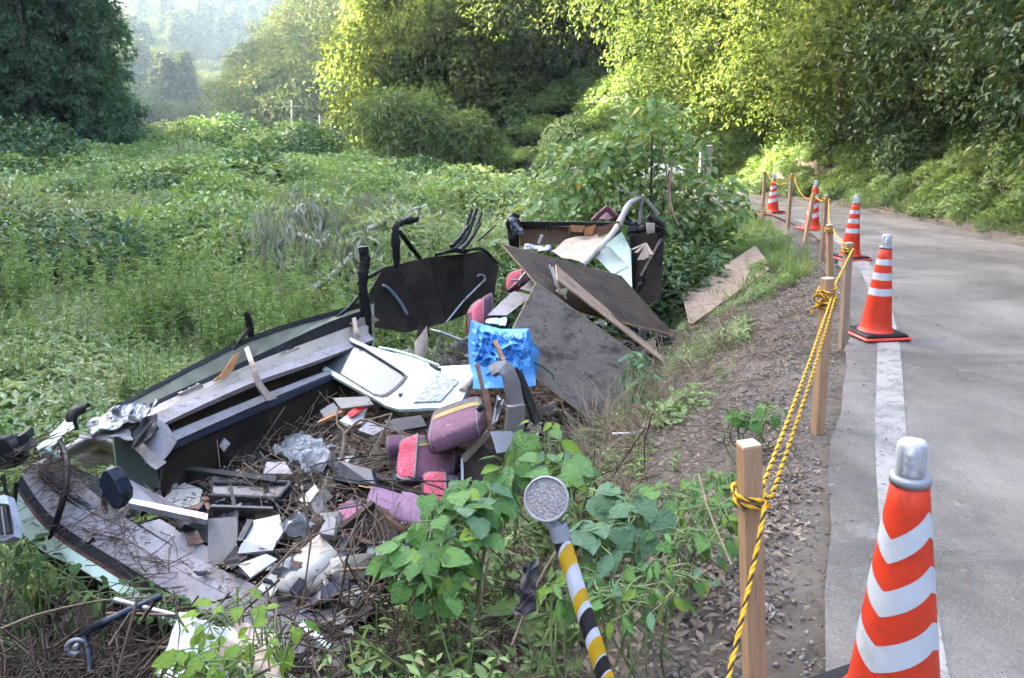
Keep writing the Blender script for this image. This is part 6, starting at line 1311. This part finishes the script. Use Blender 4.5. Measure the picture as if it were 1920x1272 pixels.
vine('leafy_weed','pale silvery weed at the right end of the grey plywood','weed',[(A(1195,720,5.5),(.13,.14,.16)),(A(1190,680,5.7),(.10,.1,.10)),(A(1215,755,5.3),(.12,.1,.08))],[LN[1],LN[0]],.085,90,5)
vine('leafy_weed','low weed growing under the reflector among fallen leaves','weed',[(A(1250,1080,2.2),(.16,.14,.05)),(A(1180,1120,2.1),(.14,.12,.05)),(A(1300,1010,2.5),(.16,.14,.05)),(A(1090,1100,2.2),(.12,.1,.06))],LN+H1[:1],.06,120,6)
vine('leafy_weed','weed patch beside the nearest stake','weed',[(A(1330,960,2.7),(.14,.16,.06)),(A(1270,930,3.0),(.16,.16,.06)),(A(1330,900,3.2),(.12,.14,.05))],[LN[0],H1[0],LN[2]],.06,90,7)
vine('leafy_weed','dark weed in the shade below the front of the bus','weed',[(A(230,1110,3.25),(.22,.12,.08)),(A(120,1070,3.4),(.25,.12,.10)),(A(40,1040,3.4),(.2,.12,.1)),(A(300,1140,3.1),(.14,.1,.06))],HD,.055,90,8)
vine('leafy_weed','small bright weed on the slope between the stakes','weed',[(A(1440,770,3.9),(.10,.12,.03)),(A(1400,780,3.8),(.08,.1,.03))],[LN[0],H1[1]],.06,30,9)
# ================================================================ big leafed shrub behind the wreck
sb=V((2.15,12.0,gz(2.15,12.0))); T=thing('leafy_shrub','tall large leaved shrub standing behind the rear of the wreck','shrub',sb)
LS=bigleaf('shrub_leaf',(.08,.17,.05),(.20,.33,.09)); LSP=[lance('leaf',LS,.5,s) for s in (11,12)]; LSY=lance('leaf',bigleaf('yellow_shrub_leaf',(.5,.36,.03),(.6,.45,.06)),.5,13)
lum=[((-1.9,.3,.6),(.6,.5,.6)),((-1.4,.1,1.5),(.6,.5,.5)),((-1.0,.2,2.2),(.5,.45,.45)),((.1,.4,1.2),(1.2,.7,.9)),((-.6,0,1.5),(.7,.6,.6)),((.25,.1,2.2),(.65,.6,.6)),((-.1,-.3,2.85),(.5,.5,.5)),((.9,.1,1.5),(.6,.6,.6)),((-1.2,.1,.9),(.5,.5,.5)),((.5,-.2,.9),(.7,.5,.5)),((-.5,.3,2.4),(.45,.4,.4))]
rr=random.Random(3)
for i in range(300):
    c,rd=lum[i%len(lum)]; d=V((rr.gauss(0,1),rr.gauss(0,1)-.7,rr.gauss(0,1)+.2)).normalized(); p=V(c)+V((d.x*rd[0],d.y*rd[1],d.z*rd[2]))*(.85+.3*rr.random()); nrm=(d*.4+V((rr.gauss(0,.4),-.2+rr.gauss(0,.4),.8))).normalized(); tip=V((d.x+rr.gauss(0,.4),d.y+rr.gauss(0,.4),-.6)); tip=(tip-nrm*tip.dot(nrm)).normalized(); xx=tip.cross(nrm); s=.19*(.7+.5*rr.random())
    M=Matrix((xx,tip,nrm)).transposed().to_4x4(); M.translation=p; o=link(bpy.data.objects.new('leaf',LSY if i%40==7 else LSP[i%2])); o.parent=T; o.matrix_basis=M@Matrix.Diagonal((s,s,s,1))
me=fmesh('foliage',lump_leaves(lum,75,.15,.075,shell=.4),LF_WEED); o=link(bpy.data.objects.new('foliage',me)); o.parent=T; o['kind']='stuff'
mb=MB()
for c,rd in lum:
    P=catm([(0.1*c[0],0,-.1),(c[0]*.5,c[1]*.5,c[2]*.55),c],4); mb.tube(P,[.035-.025*i/(len(P)-1) for i in range(len(P))],6)
me=bpy.data.meshes.new('stem'); me.from_pydata([tuple(q) for q in mb.v],[],mb.f); me.materials.append(M_BARK); o=link(bpy.data.objects.new('stem',me)); o.parent=T; T.scale=(1.05,1.1,.92)
# bare hanging runners
for k,(L,lb) in enumerate([([(1262,300,11.2),(1256,350,11.0),(1262,400,10.8),(1274,424,10.7)],'pale dry runner hanging on the right of the shrub'),([(1240,270,11.4),(1250,330,11.2),(1254,400,11.0)],'brown dry runner hanging before the shrub')]):
    mb=MB(); mb.tube(catm([at(*q) for q in L],6),.014,6); o=mb.build('hanging_twig',LF_TWIG); tag(o,lb,'branch')
# ================================================================ fallen tree with withered leaves
T=thing('fallen_tree','fallen tree with drooping withered leaves beyond the burnt wreck','tree',gp(-2.2,12.5))
limbs=[[(575,550,10.2),(640,500,11),(690,432,12)],[(640,500,11),(600,470,12),(560,385,12.5)],[(480,500,11.5),(530,450,12),(560,390,12.5),(580,382,13)],[(690,432,12),(740,405,13),(800,385,13.5)],[(560,440,11.8),(600,455,11.5),(620,440,11.5)]]
mb=MB(); tips=[]
for L in limbs:
    P=catm([at(*q) for q in L],6); k=len(P); mb.tube(P,[.05-.03*i/(k-1) for i in range(k)],6); tips+=P[3:]
mb.build('limb',mat('grey_dead_bark',(.36,.33,.29),.9,bump=.3),T)
Ps=[];Ds=[]
for p in tips:
    for _ in range(4):
        q=p+V((random.gauss(0,.42),random.gauss(0,.35),random.gauss(-.02,.16)))
        for _ in range(15):
            Ps.append((q.x+random.gauss(0,.12),q.y+random.gauss(0,.12),q.z-abs(random.gauss(0,.16)))); Ds.append((random.gauss(0,.35),random.gauss(0,.35),-1))
Ps=np.array(Ps);Ds=np.array(Ds); l=sc(len(Ps),.14,.26); v_,f_,r_=leaves(Ps,Ds,unit(len(Ps)),l,l*.24); me=npmesh('withered_leaves',v_-np.array(T.location),f_,{'rnd':r_}); me.materials.append(LF_DRY); o=link(bpy.data.objects.new('withered_leaves',me)); o.parent=T; o['kind']='stuff'
# single shrubs one can pick out in the field
for k,(px,Y,s,pr,lb) in enumerate([(30,17,.75,'bigdark','dark rounded shrub at the left edge of the field'),(-30,24,1.2,'bigdark','dark shrub cut by the left edge of the picture'),(110,27,1.35,'bigdark','large dark shrub at the foot of the cedars'),(200,31,1.2,'bigpale','pale feathery shrub right of the large dark one'),(290,25,.8,'bigdark','upright dark shrub in the left middle of the field'),(345,21,.55,'bigmound','small round bush right of the upright dark one'),(255,11.5,.42,'bigdark','round dark bush in the near left of the field'),(150,14.5,.6,'bigmound','leafy mound in the near left of the field'),(90,12,.5,'bigpale','pale mound below the dark shrub on the left'),(430,19,.75,'bigmound','broad leafed bush in the centre of the field'),(500,24,.9,'bigdark','dark bush behind the broad leafed bush'),(640,19,.7,'bigdark','dark bush left of the withered fallen tree'),(730,21,.85,'bigmound','green bush above the withered tree'),(375,8.6,.3,'bigdark','small dark bush right behind the wreck sill'),(400,36,1.3,'bigpale','pale bush in the far middle of the field'),(318,47,1.2,'bigmound','green bush beside the right end of the cedars'),(350,50,1.7,'bigpale','pale bush right of the cedars, in the far row'),(410,50,1.6,'bigmound','round bush in the far row left of the slim pole'),(470,52,1.7,'bigdark','dark bush in the far row right of the slim pole'),(515,46,1.4,'bigmound','bush hiding the foot of the short pole'),(575,46,1.7,'bigmound','bush hiding the foot of the tall pole'),(545,50,1.5,'bigpale','pale round bush near the utility poles'),(610,40,1.5,'bigdark','dark round bush left of the bamboo thickets'),(680,33,1.0,'bigmound','leafy bush below the large bamboo thicket'),(960,20,.85,'bigmound','bush below the bamboo on the right'),(900,17,.6,'bigpale','pale bush left of the rear of the wreck'),(1040,19,1.0,'bigdark','dark bush left of the large leaved shrub'),(1000,15,.6,'bigmound','leafy bush directly behind the rear boards'),(850,24,.9,'bigmound','bush in the middle below the bamboo thickets'),(790,26,1.0,'bigdark','dark bush between the middle bushes'),(1120,18,1.0,'bigmound','tall bush behind the large leaved shrub')]):
    x=(px-960)/FPX*Y*1.03; o=link(bpy.data.objects.new('field_bush',PW[pr])); o.location=gp(x,Y,-.1); o.scale=(s*1.1,s*1.1,s*1.6); o.rotation_euler=(0,0,k*1.3); tag(o,lb,'bush','bushes in the field')
# ================================================================ slope cover
def slope(n,s0,s1,y0,y1,p=None,x0=-5,x1=8,bus=True):
    def t(x,y):
        s=sL(x,y); ok=(s>s0)&(s<s1)
        if bus: ok&=~inbus(x,y,-.05)
        if p: ok&=patch(x,y,*p)
        return ok
    return pts_region(n,x0,x1,y0,y1,t)
def SC(name,key,n,s0,s1,y0,y1,a,b_,label,cat,p=None,tilt=.2,**k):
    P=slope(n,s0,s1,y0,y1,p,**k); scatter(name,PW[key],P,sc(len(P),a,b_),label,cat,tilt=tilt)
SC('edge_gravel','stones',700,.02,.6,1.2,13,.35,.9,'loose gravel along the broken road edge','gravel')
SC('slope_gravel','stones',600,.2,3,1.2,13,.3,.8,'stones scattered over the muddy slope','gravel')
SC('leaf_litter','litter',800,.15,2.4,1.1,3.6,.5,1.0,'brown dead leaves covering the near slope','leaf litter',(1.1,.2,-.5))
SC('near_litter','litter',420,.12,2.2,1.05,2.7,.5,1.15,'large dead leaves at the foot of the nearest stake','leaf litter')
P=pts_region(420,0,7,1.2,14,lambda x,y:(sL(x,y)<.02)&(dR(x,y)<0)&((sL(x,y)>-.5)|(dR(x,y)>-.5)|(rng.random(len(x))<.12))); P[:,2]=zroad(P[:,1])+.014; scatter('road_litter',PW['grit'],P,sc(len(P),.3,1.0),'grit and small dry leaves scattered on the road','leaf litter',tilt=.05)
SC('slope_litter','litter',1400,.1,3,3,10,.4,.9,'dead leaves and chips scattered down the slope','leaf litter')
SC('slope_twigs','twigs',420,.4,3,1.2,9,.4,1.0,'dry twigs and straw lying on the slope','twigs',tilt=.3)
SC('dry_straw','straw',170,1.0,2.6,2.6,8,.5,1.0,'bent dry grass on the lower slope','dry grass',tilt=.7)
SC('slope_herbs','herb',330,.9,3,1.2,7.5,.5,1.1,'small herbs in patches on the slope','herbs',(1.6,.7,.35))
SC('slope_seedlings','herb2',120,.8,3,1.2,7.5,.5,1.0,'seedlings on the slope','herbs',(1.3,2.2,.4))
SC('near_herbs','herb2',200,1.0,3,1.1,3.2,.7,1.2,'leafy herbs around the reflector post','herbs')
SC('slope_grass','shortgrass',90,.5,1.7,5.4,9,.5,1.0,'bright short grass in patches on the slope','grass',(1.5,1.2,.75))
SC('upper_slope_cover','mound',520,.45,3.2,8.6,18,.12,.32,'low green cover on the far part of the slope','ground cover')
SC('upper_slope_grass','shortgrass',300,.3,2.5,9,18,.8,1.6,'grass on the far part of the slope','grass')
SC('ditch_scrub','darkmound',320,1.8,5.5,9.8,20,.6,1.35,'dark scrub in the ditch behind the wreck','scrub')
SC('ditch_cover','mound',300,2.6,6,9.8,20,.8,1.4,'leafy cover behind the rear of the wreck','scrub')
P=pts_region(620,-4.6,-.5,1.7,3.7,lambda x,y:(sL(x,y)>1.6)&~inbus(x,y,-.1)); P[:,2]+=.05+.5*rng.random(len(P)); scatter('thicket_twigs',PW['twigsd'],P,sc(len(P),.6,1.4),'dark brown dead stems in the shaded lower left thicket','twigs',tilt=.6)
P=pts_region(150,-4.6,-.7,1.9,3.6,lambda x,y:(sL(x,y)>1.9)&~inbus(x,y,-.05)); scatter('thicket_straw',PW['twigs'],P+np.array([0,0,.15]),sc(len(P),.7,1.3),'pale dry stems over the shaded thicket','twigs',tilt=.5)
P=pts_region(25,-5,-1.2,2.0,4.2,lambda x,y:(sL(x,y)>2.6)&~inbus(x,y,.0)); scatter('thicket_weeds',PW['darkmound'],P,sc(len(P),.3,.6),'dark weeds in the shade before the bus front','weeds',tilt=.3)
P=pts_region(80,-1.2,1.0,1.5,3.3,lambda x,y:(sL(x,y)>.9)&(sL(x,y)<2.6)&~inbus(x,y,.0)); scatter('mid_weeds',PW['herb2'],P,sc(len(P),.9,1.8),'leafy stems between the vine and the reflector post','weeds',tilt=.4)
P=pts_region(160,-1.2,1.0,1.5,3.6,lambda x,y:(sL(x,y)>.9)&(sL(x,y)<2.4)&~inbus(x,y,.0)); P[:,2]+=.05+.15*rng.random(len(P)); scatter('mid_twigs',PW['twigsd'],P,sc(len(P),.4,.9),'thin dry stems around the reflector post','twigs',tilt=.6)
q=[atu(x+random.gauss(0,8),y+random.gauss(0,8),-.02+random.random()*.12)+V((0,0,.02)) for x,y in [(90,930),(110,960),(150,985),(175,1000),(205,1010),(230,1015),(100,880),(80,870),(60,850),(120,905),(300,1060),(280,1050)] for _ in range(6)]
qd=[mid[i].lerp(Ai[i],random.random()*.95)+V((0,0,.012)) if random.random()<.6 else Ao[i].lerp(mid[i],random.random())+V((0,0,.014)) for i in [random.randrange(len(mid)) for _ in range(110)]]
scatter('dashboard_litter',PW['litter'],np.array([tuple(p) for p in qd]),sc(len(qd),.2,.6),'dead leaves and grime lying on the dashboard','leaf litter',tilt=.2)
scatter('dashboard_twigs',PW['twigsd'],np.array([tuple(p) for p in q]),sc(len(q),.25,.6),'thin dry vines over the front of the bus','twigs',tilt=.4)
for k,(L,r,lb) in enumerate([([(200,1150,2.9),(420,1140,2.7),(560,1020,3.2),(640,985,3.4)],.005,'long thin dry vine arching over the front dashboard'),([(640,1070,2.8),(690,1066,2.7),(730,1064,2.65),(860,1072,2.6)],.008,'pale bare branch sticking out left of the vine heap'),([(0,1180,2.6),(80,1150,2.8),(200,1125,3.0),(330,1118,3.0)],.006,'pale dry stem across the dark thicket'),([(230,1235,2.6),(300,1215,2.7),(390,1225,2.7)],.008,'broken pale stick in the dark thicket'),([(1310,890,2.8),(1330,960,2.5),(1372,1060,2.1)],.006,'bare brown stem left of the nearest stake'),([(960,1210,2.2),(1010,1090,2.3),(1060,1010,2.4)],.006,'dry brown stem left of the striped post')]):
    mb=MB(); P=catm([at(*q) for q in L],6); mb.tube(P,[r*(1-.5*i/len(P)) for i in range(len(P))],6); o=mb.build('fallen_twig',LF_TWIG); tag(o,lb,'branch')
sheet('withered_clump','black withered leaf clump hanging left of the striped post','dead leaves',[at(975,1060,2.05),at(1010,1050,2.05),at(1005,1150,2.0),at(965,1160,2.0)],mat('blackened_leaf',(.06,.055,.055),.8,var=.4,bump=.4),.035,(10,16),9,14,ridge=True)
# ================================================================ far objects
M_CONC=mat('pale_concrete',(.27,.265,.255),.8,var=.1,bump=.1)
def pole(px,top,bot,Y,label,arm=0):
    a=at(px,bot,Y); b_=at(px-1,top,Y); T=thing('utility_pole',label,'utility pole',(a.x,Y,gz(a.x,Y)),'pale poles in the valley'); mb=MB(); mb.tube([(a.x,Y,gz(a.x,Y)-.5),b_],[.085*Y/60,.06*Y/60],8); mb.build('shaft',M_CONC,T)
    if arm: mb=MB(); mb.bar(b_+V((-.7,0,-.5)),b_+V((.7,0,-.5)),.1,.1); mb.build('cross_arm',M_CONC,T)
    return b_
t1=pole(548,188,300,66,'tall pale utility pole before the sunlit spur',1); t2=pole(443,268,300,88,'slim pale pole at the far end of the field'); t3=pole(519,252,300,78,'short pale pole left of the tall one'); t4=pole(601,216,290,58,'slim pole left of the bamboo thicket'); t5=pole(621,216,290,58,'slim pole nearest the bamboo thicket')
for a,b_,lb in ((at(412,262,95),t3,'pale cable running left from the short pole'),(t4,t5,'short cable between the two slim poles')):
    mb=MB(); mb.tube(sag(a,b_,.5),.035,5); o=mb.build('cable',M_CONC); tag(o,lb,'cable')
T=thing('parked_car','white car parked on the road beyond the shrub','car',(5.3,29,zroad(29)+.015)); zc=float(zroad(29)); M_CARW=mat('white_car_paint',(.7,.71,.72),.25,var=.03,bump=0,coat=.5); M_CARG=mat('car_glass',(.03,.035,.04),.1,bump=0)
cx,cyy=5.3,29
mb=MB(); mb.box((cx,cyy,zc+.58),(1.5,3.3,.62),None,.14); mb.build('body',M_CARW,T)
mb=MB(); mb.add([(cx+sx*w_,cyy+yy,zc+h) for h,w_,ya,yb in ((.88,.7,-.9,1.5),(1.38,.58,-.45,1.2)) for sx in (-1,1) for yy in (ya,yb)],[(0,1,3,2),(4,6,7,5),(0,2,6,4),(1,5,7,3),(0,4,5,1),(2,3,7,6)]); mb.build('windows',M_CARG,T)
mb=MB(); mb.box((cx,cyy+.38,zc+1.41),(1.2,1.75,.09),None,.04); mb.build('roof',M_CARW,T)
for sx in (-.68,.68):
    for sy in (-1.05,1.05):
        mb=MB(); mb.tube([(cx+sx-.08,cyy+sy,zc+.29),(cx+sx+.08,cyy+sy,zc+.29)],.28,16); mb.build('wheel',M_BLK,T)
    mb=MB(); mb.box((cx+sx*.8,cyy-1.66,zc+.66),(.28,.06,.14),None,.03); mb.build('headlight',M_FOIL,T)
mb=MB(); mb.box((6.35,26.0,zroad(26)+.75),(.4,.12,1.5),None,.02); o=mb.build('concrete_post',M_CONC); tag(o,'grey concrete slab standing beside the parked car','concrete slab')
# ---------------------------------------------------------------- haze
mb=MB(); mb.box((-100,420,80),(1400,1390,164))
m=bpy.data.materials.new('haze'); m.use_nodes=True; t=m.node_tree; t.nodes.remove(t.nodes['Principled BSDF'])
pv=t.nodes.new('ShaderNodeVolumePrincipled'); pv.inputs['Color'].default_value=(.62,.82,1,1); pv.inputs['Density'].default_value=.00042; pv.inputs['Anisotropy'].default_value=.2
t.links.new(pv.outputs[0],t.nodes['Material Output'].inputs['Volume'])
o=mb.build('haze',m); tag(o,'pale haze filling the valley','haze',kind='stuff')
